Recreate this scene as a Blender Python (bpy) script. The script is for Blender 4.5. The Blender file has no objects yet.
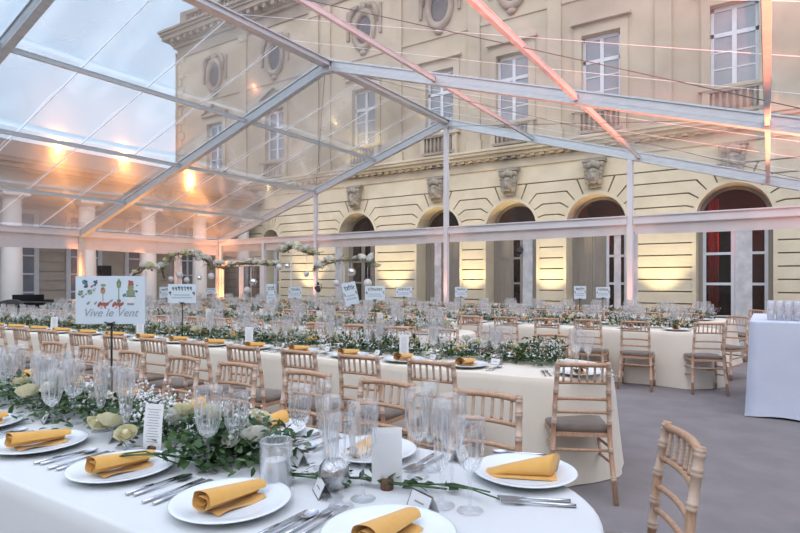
import bpy, bmesh, math, random
from mathutils import Vector, Matrix
random.seed(7)
PI = math.pi
R = math.radians
sc = bpy.context.scene
col = sc.collection
DATA = bpy.data

# ------------------------------------------------------------------ camera
CAM_H, FPX, YAW = 1.47, 560.0, R(33.36)
cd = DATA.cameras.new('camera'); cam = DATA.objects.new('camera', cd); col.objects.link(cam)
cam.location = (0, 0, CAM_H); cam.rotation_euler = (PI / 2, 0, YAW)
cd.sensor_width = 36.0; cd.lens = FPX / 800 * 36.0; cd.shift_y = 13.5 / 800
cd.clip_start = 0.05; cd.clip_end = 400
sc.camera = cam
cS, cC = math.sin(YAW), math.cos(YAW)

def spot(px, py, z):
    """photo point -> world point on the horizontal plane at height z"""
    a = (px - 400) / FPX; b = -(py - 280) / FPX
    d = (z - CAM_H) / b
    return Vector(((a * cC - cS) * d, (a * cS + cC) * d, z))

# ------------------------------------------------------------------ materials
def _new(name):
    m = DATA.materials.new(name); m.use_nodes = True
    nt = m.node_tree; nt.nodes.clear()
    out = nt.nodes.new('ShaderNodeOutputMaterial')
    return m, nt, out

def _noise(nt, scale, detail=4, rough=0.55, coords='Object', stretch=None):
    tc = nt.nodes.new('ShaderNodeTexCoord')
    n = nt.nodes.new('ShaderNodeTexNoise')
    n.inputs['Scale'].default_value = scale; n.inputs['Detail'].default_value = detail
    n.inputs['Roughness'].default_value = rough
    if stretch:
        mp = nt.nodes.new('ShaderNodeMapping'); mp.inputs['Scale'].default_value = stretch
        nt.links.new(tc.outputs[coords], mp.inputs['Vector']); nt.links.new(mp.outputs[0], n.inputs['Vector'])
    else:
        nt.links.new(tc.outputs[coords], n.inputs['Vector'])
    return n

def mat(name, c1, c2=None, scale=6, rough=0.6, metal=0.0, bump=0.0, bscale=None, coords='Object', lo=.35, hi=.65,
        stretch=None, sheen=0, trans=0.0, emis=None, estr=0, spec=.5, detail=4, subsurf=0):
    m, nt, out = _new(name)
    p = nt.nodes.new('ShaderNodeBsdfPrincipled')
    p.inputs['Roughness'].default_value = rough; p.inputs['Metallic'].default_value = metal
    p.inputs['Specular IOR Level'].default_value = spec
    if sheen: p.inputs['Sheen Weight'].default_value = sheen
    c2 = c2 or tuple(x * .88 for x in c1)
    n = _noise(nt, scale, detail, coords=coords, stretch=stretch)
    r = nt.nodes.new('ShaderNodeValToRGB')
    r.color_ramp.elements[0].position = lo; r.color_ramp.elements[1].position = hi
    r.color_ramp.elements[0].color = (*c2, 1); r.color_ramp.elements[1].color = (*c1, 1)
    nt.links.new(n.outputs['Fac'], r.inputs[0]); nt.links.new(r.outputs[0], p.inputs['Base Color'])
    if bump:
        bn = _noise(nt, bscale or scale * 3, 5, coords=coords, stretch=stretch)
        b = nt.nodes.new('ShaderNodeBump'); b.inputs['Strength'].default_value = bump; b.inputs['Distance'].default_value = .02
        nt.links.new(bn.outputs['Fac'], b.inputs['Height']); nt.links.new(b.outputs[0], p.inputs['Normal'])
    if emis:
        p.inputs['Emission Color'].default_value = (*emis, 1); p.inputs['Emission Strength'].default_value = estr
    if trans:
        t = nt.nodes.new('ShaderNodeBsdfTranslucent'); nt.links.new(r.outputs[0], t.inputs['Color'])
        mx = nt.nodes.new('ShaderNodeMixShader'); mx.inputs[0].default_value = trans
        nt.links.new(p.outputs[0], mx.inputs[1]); nt.links.new(t.outputs[0], mx.inputs[2]); nt.links.new(mx.outputs[0], out.inputs[0])
    else:
        nt.links.new(p.outputs[0], out.inputs[0])
    return m

def film_mat(name, haze, tint, gloss_rough, bump, bscale, ior=1.45, hazec=(.9, .86, .86), boost=1.0, refl=.4):
    """clear vinyl: see-through sheet + fresnel gloss + a little milky haze"""
    m, nt, out = _new(name)
    tr = nt.nodes.new('ShaderNodeBsdfTransparent'); tr.inputs[0].default_value = (*tint, 1)
    gl = nt.nodes.new('ShaderNodeBsdfGlossy'); gl.inputs['Roughness'].default_value = gloss_rough; gl.inputs[0].default_value = (boost,) * 3 + (1,)
    df = nt.nodes.new('ShaderNodeBsdfTranslucent'); df.inputs[0].default_value = (*hazec, 1)
    d2 = nt.nodes.new('ShaderNodeBsdfDiffuse'); d2.inputs[0].default_value = (*hazec, 1)
    mh = nt.nodes.new('ShaderNodeMixShader'); mh.inputs[0].default_value = .5
    nt.links.new(df.outputs[0], mh.inputs[1]); nt.links.new(d2.outputs[0], mh.inputs[2])
    fr = nt.nodes.new('ShaderNodeFresnel'); fr.inputs[0].default_value = ior
    n = _noise(nt, bscale, 3, .5)
    b = nt.nodes.new('ShaderNodeBump'); b.inputs['Strength'].default_value = bump; b.inputs['Distance'].default_value = .05
    nt.links.new(n.outputs['Fac'], b.inputs['Height'])
    nt.links.new(b.outputs[0], gl.inputs['Normal']); nt.links.new(b.outputs[0], fr.inputs['Normal'])
    m1 = nt.nodes.new('ShaderNodeMixShader')
    hz = _noise(nt, .6, 3, .6)
    mr = nt.nodes.new('ShaderNodeMapRange'); mr.inputs[1].default_value = .35; mr.inputs[2].default_value = .7
    mr.inputs[3].default_value = haze * .45; mr.inputs[4].default_value = haze * 1.6
    nt.links.new(hz.outputs['Fac'], mr.inputs[0]); nt.links.new(mr.outputs[0], m1.inputs[0])
    nt.links.new(tr.outputs[0], m1.inputs[1]); nt.links.new(mh.outputs[0], m1.inputs[2])
    fm = nt.nodes.new('ShaderNodeMath'); fm.operation = 'MULTIPLY'; fm.inputs[1].default_value = refl; nt.links.new(fr.outputs[0], fm.inputs[0])
    g2 = nt.nodes.new('ShaderNodeBsdfGlossy'); g2.inputs['Roughness'].default_value = .38; g2.inputs[0].default_value = (1, 1, 1, 1); nt.links.new(b.outputs[0], g2.inputs['Normal'])
    mg = nt.nodes.new('ShaderNodeMixShader'); mg.inputs[0].default_value = .45
    nt.links.new(gl.outputs[0], mg.inputs[1]); nt.links.new(g2.outputs[0], mg.inputs[2]); gl = mg
    m2 = nt.nodes.new('ShaderNodeMixShader'); nt.links.new(fm.outputs[0], m2.inputs[0])
    nt.links.new(m1.outputs[0], m2.inputs[1]); nt.links.new(gl.outputs[0], m2.inputs[2])
    nt.links.new(m2.outputs[0], out.inputs[0])
    return m

def glass_mat(name, tint=(.97, .98, .99), edge=.55, base=.06, rough=.03, milk=.0, bend=.0):
    """thin glassware: see-through with facing-dependent gloss"""
    m, nt, out = _new(name)
    tr = nt.nodes.new('ShaderNodeBsdfTransparent'); tr.inputs[0].default_value = (*tint, 1)
    gl = nt.nodes.new('ShaderNodeBsdfGlossy'); gl.inputs['Roughness'].default_value = rough; gl.inputs[0].default_value = (1, 1, 1, 1)
    lw = nt.nodes.new('ShaderNodeLayerWeight'); lw.inputs[0].default_value = .35
    mr = nt.nodes.new('ShaderNodeMapRange'); mr.inputs[3].default_value = base; mr.inputs[4].default_value = edge
    nt.links.new(lw.outputs['Facing'], mr.inputs[0])
    m2 = nt.nodes.new('ShaderNodeMixShader'); nt.links.new(mr.outputs[0], m2.inputs[0])
    nt.links.new(tr.outputs[0], m2.inputs[1]); nt.links.new(gl.outputs[0], m2.inputs[2])
    last = m2
    if bend:
        rf = nt.nodes.new('ShaderNodeBsdfGlass'); rf.inputs['IOR'].default_value = 1.45; rf.inputs['Roughness'].default_value = .0; rf.inputs[0].default_value = (1, 1, 1, 1)
        m4 = nt.nodes.new('ShaderNodeMixShader'); m4.inputs[0].default_value = bend
        nt.links.new(m2.outputs[0], m4.inputs[1]); nt.links.new(rf.outputs[0], m4.inputs[2]); last = m2 = m4
    if milk:
        dt = nt.nodes.new('ShaderNodeBsdfTranslucent'); dt.inputs[0].default_value = (.95, .95, .97, 1); dd = nt.nodes.new('ShaderNodeBsdfDiffuse'); dd.inputs[0].default_value = (.95, .95, .97, 1)
        df = nt.nodes.new('ShaderNodeMixShader'); df.inputs[0].default_value = .5; nt.links.new(dt.outputs[0], df.inputs[1]); nt.links.new(dd.outputs[0], df.inputs[2])
        m3 = nt.nodes.new('ShaderNodeMixShader'); m3.inputs[0].default_value = milk
        nt.links.new(m2.outputs[0], m3.inputs[1]); nt.links.new(df.outputs[0], m3.inputs[2]); last = m3
    nt.links.new(last.outputs[0], out.inputs[0])
    return m

M = {}
M['carpet'] = mat('carpet', (.25, .232, .235), (.215, .20, .203), scale=3, rough=.95, bump=.25, bscale=180, spec=.1)
M['paving'] = mat('paving', (.34, .32, .29), (.26, .25, .23), scale=2, rough=.9, bump=.3, bscale=30)
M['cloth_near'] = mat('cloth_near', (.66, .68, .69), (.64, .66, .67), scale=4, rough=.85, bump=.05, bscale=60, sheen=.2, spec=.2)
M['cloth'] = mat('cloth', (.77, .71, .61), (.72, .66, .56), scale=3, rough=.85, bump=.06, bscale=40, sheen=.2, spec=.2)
M['cloth_bar'] = mat('cloth_bar', (.66, .72, .84), (.60, .66, .79), scale=2, rough=.8, bump=.08, bscale=20, spec=.2)
M['wood'] = mat('wood', (.56, .345, .225), (.43, .26, .165), scale=14, rough=.5, stretch=(6, 6, 1), bump=.05)
M['wood_far'] = mat('wood_far', (.58, .37, .275), (.47, .29, .21), scale=9, rough=.55)
M['ring'] = mat('ring', (.64, .48, .38), (.56, .41, .31), scale=20, rough=.5)
M['cushion'] = mat('cushion', (.16, .122, .096), (.12, .09, .07), scale=12, rough=.9, bump=.08, bscale=90, sheen=.3)
M['porcelain'] = mat('porcelain', (.78, .83, .87), (.75, .80, .85), scale=3, rough=.14)
M['napkin'] = mat('napkin', (.74, .42, .12), (.68, .365, .09), scale=10, rough=.85, bump=.12, bscale=120, sheen=.3, spec=.2)
M['steel'] = mat('steel', (.62, .63, .66), (.52, .53, .56), scale=8, rough=.2, metal=1.0)
M['glass'] = glass_mat('glass', tint=(.985, .99, .995), edge=.42, base=.03, milk=.02, rough=.0)
M['glass_cut'] = glass_mat('glass_cut', tint=(.99, .99, 1), edge=.5, base=.22, milk=.30, rough=.05)  # bright facet glints painted in as milky white glass
M['glass_far'] = glass_mat('glass_far', tint=(.985, .985, .99), edge=.6, base=.08, rough=.12, milk=.13)
M['cup'] = glass_mat('cup', tint=(.98, .98, .99), edge=.3, base=.04, rough=.15, milk=.22)
M['jar'] = glass_mat('jar', edge=.75, base=.08, milk=.08)
M['paper'] = mat('paper', (.84, .85, .86), (.80, .81, .83), scale=6, rough=.8, trans=.12)
M['ink'] = mat('ink', (.05, .05, .055), (.04, .04, .045), scale=8, rough=.6)
M['cork'] = mat('cork', (.16, .09, .055), (.10, .055, .035), scale=60, rough=.9, bump=.3)
M['candle'] = mat('candle', (.88, .88, .87), (.84, .84, .82), scale=5, rough=.5)
M['silver'] = mat('silver', (.70, .70, .71), (.52, .52, .54), scale=30, rough=.22, metal=1.0, bump=.2, bscale=70)
M['leaf'] = mat('leaf', (.075, .15, .045), (.025, .065, .022), scale=9, rough=.5, trans=.2)
M['leaf_pale'] = mat('leaf_pale', (.22, .30, .17), (.12, .19, .10), scale=9, rough=.55, trans=.2)
M['branch'] = mat('branch', (.30, .19, .12), (.20, .12, .07), scale=20, rough=.8)
M['rose'] = mat('rose', (.84, .80, .58), (.76, .71, .46), scale=8, rough=.7, trans=.25)
M['rose_white'] = mat('rose_white', (.86, .85, .80), (.80, .78, .70), scale=8, rough=.7, trans=.25)
M['rose_peach'] = mat('rose_peach', (.84, .66, .54), (.76, .56, .44), scale=8, rough=.7, trans=.25)
M['breath'] = mat('breath', (.86, .87, .88), (.80, .82, .84), scale=30, rough=.8, trans=.2)
M['alu'] = mat('alu', (.60, .64, .67), (.51, .55, .58), scale=5, rough=.4, metal=.3, stretch=(1, 1, 8))
M['alu_white'] = mat('alu_white', (.74, .72, .73), (.68, .66, .68), scale=2, rough=.45)
M['valance'] = mat('valance', (.80, .76, .76), (.74, .69, .70), scale=2, rough=.7, trans=.3)
M['strap'] = mat('strap', (.78, .80, .83), (.58, .61, .66), scale=5, rough=.35, bump=.6, bscale=9, trans=.35)
M['seam'] = mat('seam', (.95, .95, .96), (.92, .92, .93), scale=3, rough=.4, trans=.65)
M['wire'] = mat('wire', (.12, .11, .11), (.10, .09, .09), rough=.5)
M['film_roof'] = film_mat('film_roof', .065, (.97, .965, .965), .12, .12, .7, ior=1.45, refl=.45)
M['film_wall'] = film_mat('film_wall', .02, (.985, .98, .98), .06, .1, 1.0, ior=1.35, refl=.4)
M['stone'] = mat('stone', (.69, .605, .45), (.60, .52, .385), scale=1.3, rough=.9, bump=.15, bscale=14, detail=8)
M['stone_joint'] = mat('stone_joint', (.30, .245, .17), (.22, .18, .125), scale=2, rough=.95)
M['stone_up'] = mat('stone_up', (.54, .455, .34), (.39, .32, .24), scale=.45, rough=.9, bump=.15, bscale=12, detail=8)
M['stone_trim'] = mat('stone_trim', (.64, .55, .41), (.48, .405, .30), scale=1.1, rough=.9, bump=.2, bscale=10, detail=8)
M['stone_dark'] = mat('stone_dark', (.36, .30, .24), (.25, .205, .165), scale=1.1, rough=.9, bump=.2, bscale=10)
M['stone_mask'] = mat('stone_mask', (.38, .335, .27), (.24, .21, .17), scale=5, rough=.95, bump=.4, bscale=20)
M['stone_wing'] = mat('stone_wing', (.50, .44, .38), (.40, .35, .31), scale=1.2, rough=.9, bump=.2, bscale=9)
M['column'] = mat('column', (.74, .73, .71), (.66, .66, .65), scale=1.5, rough=.85, bump=.1)
M['roof_tile'] = mat('roof_tile', (.28, .21, .18), (.19, .145, .125), scale=6, rough=.9, bump=.4, stretch=(1, 1, 6))
M['win_frame'] = mat('win_frame', (.66, .69, .74), (.60, .63, .68), scale=4, rough=.5)
M['win_glass'] = mat('win_glass', (.22, .25, .30), (.14, .16, .20), scale=1.2, rough=.08, spec=.8)  # bluish base tint stands for reflected sky, painted into the panes
M['win_dark'] = mat('win_dark', (.05, .05, .06), (.03, .03, .04), scale=2, rough=.25)
M['pane_dark'] = glass_mat('pane_dark', tint=(.6, .57, .57), edge=.35, base=.03)
M['taupe'] = mat('taupe', (.30, .265, .225), (.25, .22, .185), scale=3, rough=.7, stretch=(4, 4, .3))
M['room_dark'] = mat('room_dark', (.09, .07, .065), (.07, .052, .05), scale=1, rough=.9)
M['curtain_red'] = mat('curtain_red', (.75, .09, .075), (.6, .055, .05), scale=3, rough=.85, stretch=(6, 6, .3))
M['black'] = mat('black', (.012, .012, .014), (.008, .008, .01), scale=4, rough=.25)
M['black_matt'] = mat('black_matt', (.018, .017, .018), (.012, .012, .013), scale=4, rough=.6)
M['white_key'] = mat('white_key', (.75, .74, .72), rough=.3)
M['lamp_orange'] = mat('lamp_orange', (1, .5, .2), rough=.4, emis=(1, .36, .07), estr=900)
M['lamp_pink'] = mat('lamp_pink', (1, .5, .4), rough=.4, emis=(1, .36, .2), estr=40)
M['lamp_warm'] = mat('lamp_warm', (1, .85, .6), rough=.4, emis=(1, .75, .4), estr=25)
M['ball'] = mat('ball', (.82, .79, .78), (.74, .71, .70), scale=14, rough=.6, trans=.2)
M['mirror_ball'] = mat('mirror_ball', (.85, .85, .86), rough=.1, metal=1)
M['sign'] = mat('sign', (.66, .75, .83), (.63, .72, .80), scale=3, rough=.6)
for nm, c in (('teal', (.09, .25, .27)), ('navy', (.08, .10, .20)), ('red', (.42, .13, .11)), ('green', (.16, .25, .13)), ('tan', (.45, .32, .19)), ('grey', (.28, .31, .35)), ('olive', (.30, .34, .20)), ('script', (.32, .36, .40))):
    M['ink_' + nm] = mat('ink_' + nm, c, rough=.7, scale=20)

# ------------------------------------------------------------------ mesh building
class MB:
    def __init__(s): s.v = []; s.f = []; s.m = []; s.sm = []
    def add(s, vs, fs, mi=0, smooth=False, mx=None):
        b = len(s.v)
        s.v.extend([(mx @ Vector(p))[:] for p in vs] if mx else [tuple(p) for p in vs])
        for q in fs: s.f.append(tuple(i + b for i in q)); s.m.append(mi); s.sm.append(smooth)
        return s
    def box(s, x0, x1, y0, y1, z0, z1, mi=0, mx=None):
        vs = [(x, y, z) for z in (z0, z1) for y in (y0, y1) for x in (x0, x1)]
        return s.add(vs, [(0, 2, 3, 1), (4, 5, 7, 6), (0, 1, 5, 4), (2, 6, 7, 3), (0, 4, 6, 2), (1, 3, 7, 5)], mi, False, mx)
    def bar(s, a, b, w, h, up=(0, 0, 1), mi=0):
        a = Vector(a); b = Vector(b); d = (b - a); L = d.length; d.normalize()
        x = d.cross(Vector(up)); x.normalize(); y = x.cross(d)
        mx = Matrix((( x[0], d[0], y[0], a[0]), (x[1], d[1], y[1], a[1]), (x[2], d[2], y[2], a[2]), (0, 0, 0, 1)))
        return s.box(-w / 2, w / 2, 0, L, -h / 2, h / 2, mi, mx)
    def tube(s, pts, rad, n=8, mi=0, cap=True, mis=None):
        pts = [Vector(p) for p in pts]; k = len(pts)
        rad = rad if isinstance(rad, (list, tuple)) else [rad] * k
        vs = []; prev = None
        for i, p in enumerate(pts):
            d = (pts[min(i + 1, k - 1)] - pts[max(i - 1, 0)]).normalized()
            ref = prev if prev is not None else (Vector((0, 0, 1)) if abs(d.z) < .9 else Vector((1, 0, 0)))
            x = d.cross(ref).normalized(); y = x.cross(d).normalized(); prev = y if abs(d.z) < .9 else y
            prev = y
            for j in range(n):
                t = 2 * PI * j / n
                vs.append(p + x * (rad[i] * math.cos(t)) + y * (rad[i] * math.sin(t)))
        for i in range(k - 1):
            fs = [(i * n + j, i * n + (j + 1) % n, (i + 1) * n + (j + 1) % n, (i + 1) * n + j) for j in range(n)]
            b = len(s.v)
            if i == 0: base = b; s.v.extend([tuple(v) for v in vs])
            for q in fs: s.f.append(tuple(x + base for x in q)); s.m.append(mis[i] if mis else mi); s.sm.append(True)
        if cap:
            s.f.append(tuple(base + j for j in reversed(range(n)))); s.m.append(mi); s.sm.append(False)
            s.f.append(tuple(base + (k - 1) * n + j for j in range(n))); s.m.append(mi); s.sm.append(False)
        return s
    def lathe(s, prof, n=24, c=(0, 0, 0), mi=0, flute=None, smooth=True):
        vs = []; k = len(prof)
        for i, (r, z) in enumerate(prof):
            for j in range(n):
                t = 2 * PI * j / n; rr = r
                if flute: rr = r * (1 + flute(i, z, t))
                vs.append((c[0] + rr * math.cos(t), c[1] + rr * math.sin(t), c[2] + z))
        fs = [(i * n + j, i * n + (j + 1) % n, (i + 1) * n + (j + 1) % n, (i + 1) * n + j) for i in range(k - 1) for j in range(n)]
        return s.add(vs, fs, mi, smooth)
    def ball(s, c, r, n=10, mi=0, sq=(1, 1, 1), mx=None):
        k = max(4, n // 2 + 1); vs = []; fs = []
        for i in range(k + 1):
            ph = PI * i / k
            for j in range(n):
                t = 2 * PI * j / n
                vs.append((c[0] + r * sq[0] * math.sin(ph) * math.cos(t), c[1] + r * sq[1] * math.sin(ph) * math.sin(t), c[2] + r * sq[2] * math.cos(ph)))
        fs = [((i + 1) * n + j, (i + 1) * n + (j + 1) % n, i * n + (j + 1) % n, i * n + j) for i in range(k) for j in range(n)]
        return s.add(vs, fs, mi, True, mx)
    def prism(s, poly, d0, d1, axis='y', mi=0, mx=None, smooth=False):
        """poly: 2D points; extruded from d0 to d1 along axis (y: poly=(x,z); z: poly=(x,y); x: poly=(y,z))"""
        n = len(poly)
        f = {'y': lambda p, d: (p[0], d, p[1]), 'z': lambda p, d: (p[0], p[1], d), 'x': lambda p, d: (d, p[0], p[1])}[axis]
        vs = [f(p, d0) for p in poly] + [f(p, d1) for p in poly]
        fs = [tuple(range(n)), tuple(reversed(range(n, 2 * n)))] + [(i, i + n, (i + 1) % n + n, (i + 1) % n) for i in range(n)]
        return s.add(vs, fs, mi, smooth, mx)
    def mesh(s, name, mats, fix=True):
        me = DATA.meshes.new(name); me.from_pydata(s.v, [], s.f)
        for m in (mats if isinstance(mats, (list, tuple)) else [mats]): me.materials.append(M[m] if isinstance(m, str) else m)
        me.polygons.foreach_set('material_index', s.m); me.polygons.foreach_set('use_smooth', s.sm)
        if fix:
            bm = bmesh.new(); bm.from_mesh(me); bmesh.ops.recalc_face_normals(bm, faces=bm.faces); bm.to_mesh(me); bm.free()
        me.update(); return me

def link(name, me, parent=None, loc=None, rz=0.0):
    o = DATA.objects.new(name, me); col.objects.link(o)
    if parent: o.parent = parent
    if loc is not None: o.location = loc
    if rz: o.rotation_euler = (0, 0, rz)
    return o
def tag(o, label=None, cat=None, group=None, kind=None):
    if label: o['label'] = label
    if cat: o['category'] = cat
    if group: o['group'] = group
    if kind: o['kind'] = kind
    return o
def obj(name, mb, mats, parent=None, loc=None, rz=0.0, fix=True):
    return link(name, mb.mesh(name, mats, fix), parent, loc, rz)
def struct(name, mb, mats, parent=None, fix=True):
    o = obj(name, mb, mats, parent, fix=fix)
    if parent is None: o['kind'] = 'structure'
    return o
def thing(name, label, cat, loc=(0, 0, 0), rz=0.0, group=None):
    return tag(link(name, None, None, loc, rz), label, cat, group)
KIDS = {}
def kids(o):
    if o.name not in KIDS: KIDS[o.name] = list(o.children)
    return KIDS[o.name]
def dup(o, loc, rz, label, group=None):
    r = o.copy(); col.objects.link(r); r.location = loc; r.rotation_euler = (0, 0, rz); r['label'] = label
    if group: r['group'] = group
    for ch in kids(o):
        c = ch.copy(); col.objects.link(c); c.parent = r
        for g in kids(ch):
            d = g.copy(); col.objects.link(d); d.parent = c
    return r
ORD = ['', 'first', 'second', 'third', 'fourth', 'fifth', 'sixth', 'seventh', 'eighth', 'ninth', 'tenth', 'eleventh', 'twelfth', 'thirteenth',
       'fourteenth', 'fifteenth', 'sixteenth', 'seventeenth', 'eighteenth', 'nineteenth', 'twentieth', 'twenty-first', 'twenty-second',
       'twenty-third', 'twenty-fourth', 'twenty-fifth', 'twenty-sixth', 'twenty-seventh', 'twenty-eighth']

# ------------------------------------------------------------------ marquee
U0, U1, UR = -17.765, 2.235, -7.765
EH, RH = 2.90, 6.0
FR = [-1.0, 4.02, 9.05, 14.22]
VB = FR[-1]
def roofz(u): return EH + (RH - EH) * (1 - abs(u - UR) / 10.0)
mq = thing('marquee_frame', 'aluminium frame of the clear marquee, rafters, ridge, purlins and posts', 'tent frame')
for k, V in enumerate(FR):
    up = Vector((0, 0, 1))
    for sgn, ue in ((-1, U0), (1, U1)):
        b = MB(); a_ = Vector((ue, V, EH)); c_ = Vector((UR, V, RH))
        b.bar(a_, c_, .11, .20)
        b.bar(a_ + Vector((0, 0, .10)), c_ + Vector((0, 0, .10)), .15, .025); b.bar(a_ - Vector((0, 0, .10)), c_ - Vector((0, 0, .10)), .13, .022)
        b.bar(a_ - Vector((0, 0, .02)), c_ - Vector((0, 0, .02)), .116, .03)
        obj('rafter', b, 'alu', mq)
        b = MB(); b.box(ue - .07, ue + .07, V - .09, V + .09, 0.015, EH + .05); b.box(ue - .16, ue + .16, V - .16, V + .16, 0.005, .03)
        b.box(ue - .075, ue + .075, V - .03, V + .03, .03, EH)
        obj('post', b, 'alu', mq)
    b = MB(); b.box(UR - .10, UR + .10, V - .08, V + .08, RH - .16, RH + .13)
    b.tube([(UR - .07, V - .1, RH), (UR - .07, V + .1, RH)], .018, 6); b.tube([(UR + .07, V - .1, RH), (UR + .07, V + .1, RH)], .018, 6)
    obj('ridge_joint', b, 'alu', mq)
for k in range(len(FR) - 1):
    va, vb = FR[k] + .055, FR[k + 1] - .055
    for t in (2, .5, 1, 1.5, 2.52, 3.04, 3.55):
        u = U0 + 5 * t; z = roofz(u)
        b = MB()
        w, h = (.20, .09) if t == 2 else (.06, .075)
        b.bar((u, va, z - (.0 if t == 2 else .02)), (u, vb, z - (.0 if t == 2 else .02)), w, h)
        if t == 2: b.bar((u, va, z + .05), (u, vb, z + .05), .28, .02)
        else: b.bar((u, va, z + .02), (u, vb, z + .02), .075, .012)
        obj('ridge_beam' if t == 2 else 'purlin', b, 'alu', mq)
    for ue in (U0, U1):
        b = MB(); b.bar((ue, va - .03, EH + .0), (ue, vb + .03, EH), .10, .16); b.bar((ue, va, EH + .09), (ue, vb, EH + .09), .14, .02)
        obj('eave_beam', b, 'alu_white', mq)
# gable posts and rail
for t in (1, 2, 3):
    u = U0 + 5 * t; b = MB()
    b.box(u - .06, u + .06, VB - .06, VB + .06, .03, roofz(u) - .09); b.box(u - .12, u + .12, VB - .12, VB + .12, .005, .03)
    b.box(u - .075, u + .075, VB - .015, VB + .015, .03, roofz(u) - .12)
    obj('gable_post', b, 'alu_white', mq)
for t in range(4):
    b = MB(); ua, ub = U0 + 5 * t + .07, U0 + 5 * t + 4.93
    b.bar((ua, VB, 2.90), (ub, VB, 2.90), .10, .20); b.bar((ua, VB - .03, 2.99), (ub, VB - .03, 2.99), .12, .03)
    obj('gable_rail', b, 'alu_white', mq)
for a_, c_ in (((UR + .1, FR[2], RH - .1), (U1, FR[3], EH)), ((UR - .1, FR[2], RH - .12), (U0 + 5, FR[3], roofz(U0 + 5))), ((U1 - 2.5, FR[2], roofz(U1 - 2.5)), (UR, FR[3], RH - .1)),
               ((UR + .1, FR[1], RH - .1), (U1, FR[2], EH))):
    obj('bracing_wire', MB().tube([a_, c_], .006, 5), 'wire', mq)

# clear roof skin, one sheet per bay and slope, gently pillowed, with weld seams
roof = link('ceiling', None); roof['kind'] = 'structure'
for k in range(len(FR) - 1):
    for sgn, ue in ((-1, U0), (1, U1)):
        b = MB(); nu, nv = 16, 8; vs = []
        for i in range(nu + 1):
            for j in range(nv + 1):
                u = ue + (UR - ue) * i / nu; v = FR[k] + (FR[k + 1] - FR[k]) * j / nv
                sag = .05 * math.sin(PI * j / nv) * (.6 + .4 * math.sin(i * 2.3 + k)) * min(1, i / 2, (nu - i) / 2)
                vs.append((u, v, roofz(u) + .125 - sag))
        fs = [(i * (nv + 1) + j, (i + 1) * (nv + 1) + j, (i + 1) * (nv + 1) + j + 1, i * (nv + 1) + j + 1) for i in range(nu) for j in range(nv)]
        b.add(vs, fs, 0, True); obj('roof_sheet', b, 'film_roof', roof, fix=False)
        for q in (.25, .5, .75):
            v = FR[k] + (FR[k + 1] - FR[k]) * q
            z0 = .095
            pts = [(ue + (UR - ue) * s_, v, roofz(ue + (UR - ue) * s_) + z0 - .03 * math.sin(PI * s_)) for s_ in (.02, .3, .6, .98)]
            b = MB()
            for p, q2 in zip(pts, pts[1:]): b.bar(p, q2, .022 if sgn < 0 else .009, .004)
            obj('weld_seam', b, 'seam', roof)

# clear side walls
def wall_film(name, a, c, z1fun, nseg=8):
    w = link(name, None); w['kind'] = 'structure'
    a = Vector(a); c = Vector(c); vs = []; fs = []
    for i in range(nseg + 1):
        p = a.lerp(c, i / nseg); zt = z1fun(p)
        for j in range(4): vs.append((p.x, p.y, .02 + (zt - .02) * j / 3))
    fs = [(i * 4 + j, i * 4 + 4 + j, i * 4 + 5 + j, i * 4 + 1 + j) for i in range(nseg) for j in range(3)]
    b = MB(); b.add(vs, fs, 0, True); obj('clear_sheet', b, 'film_wall', w, fix=False)
    return w
wb = wall_film('wall_back', (U0 + 2.6, VB + .07, 0), (U1, VB + .07, 0), lambda p: roofz(p.x), 16)
for t in range(4):
    ua, ub = U0 + 5 * t + .09, U0 + 5 * t + 4.91
    b = MB(); n = 24; vs = []
    for i in range(n + 1):
        u = ua + (ub - ua) * i / n; dv = .012 * math.sin(i * 1.9 + t)
        vs += [(u, VB + .03 + dv, 2.80), (u, VB + .03 - dv, 2.56 - .02 * math.sin(PI * i / n))]
    b.add(vs, [(2 * i, 2 * i + 1, 2 * i + 3, 2 * i + 2) for i in range(n)], 0, True); obj('valance', b, 'valance', wb)
def strap(u, v, w, z1, parent, along='u'):
    b = MB(); vs = []
    for j in range(13):
        z = .03 + (z1 - .03) * j / 12; d = .012 * math.sin(j * 2.1 + u)
        for s_ in (-w / 2, w / 2):
            vs.append((u + s_, v + d, z) if along == 'u' else (u + d, v + s_, z))
    b.add(vs, [(2 * j, 2 * j + 1, 2 * j + 3, 2 * j + 2) for j in range(12)], 0, True)
    return obj('zip_band', b, 'strap', parent)
def gable_u(px):
    a = (px - 400) / FPX; return VB * (a * cC - cS) / (a * cS + cC)
for px, w in ((338, .30), (527, .27), (744, .30)): strap(gable_u(px), VB + .045, w, 2.57, wb)
strap(gable_u(437), VB + .05, .22, 2.57, wb); strap(gable_u(617), VB + .05, .16, 2.57, wb); strap(gable_u(634), VB + .05, .16, 2.57, wb)
for side, ue in (('left', U0), ('right', U1)):
    w = wall_film('wall_' + side, (ue + (.04 if ue < 0 else -.04) * -1, FR[0], 0), (ue + (.04 if ue < 0 else -.04) * -1, VB, 0), lambda p: EH, 12)
    for k in range(3):
        b = MB(); vs = []; n = 24
        for i in range(n + 1):
            v = FR[k] + .1 + (FR[k + 1] - FR[k] - .2) * i / n; d = .012 * math.sin(i * 1.7 + k)
            vs += [(ue + d, v, 2.82), (ue - d, v, 2.42 - .03 * math.sin(PI * i / n))]
        b.add(vs, [(2 * i, 2 * i + 1, 2 * i + 3, 2 * i + 2) for i in range(n)], 0, True); obj('valance', b, 'valance', w)
    for v in (6.5, 12.45): strap(ue, v, .32, 2.44, w, 'v')

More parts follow.
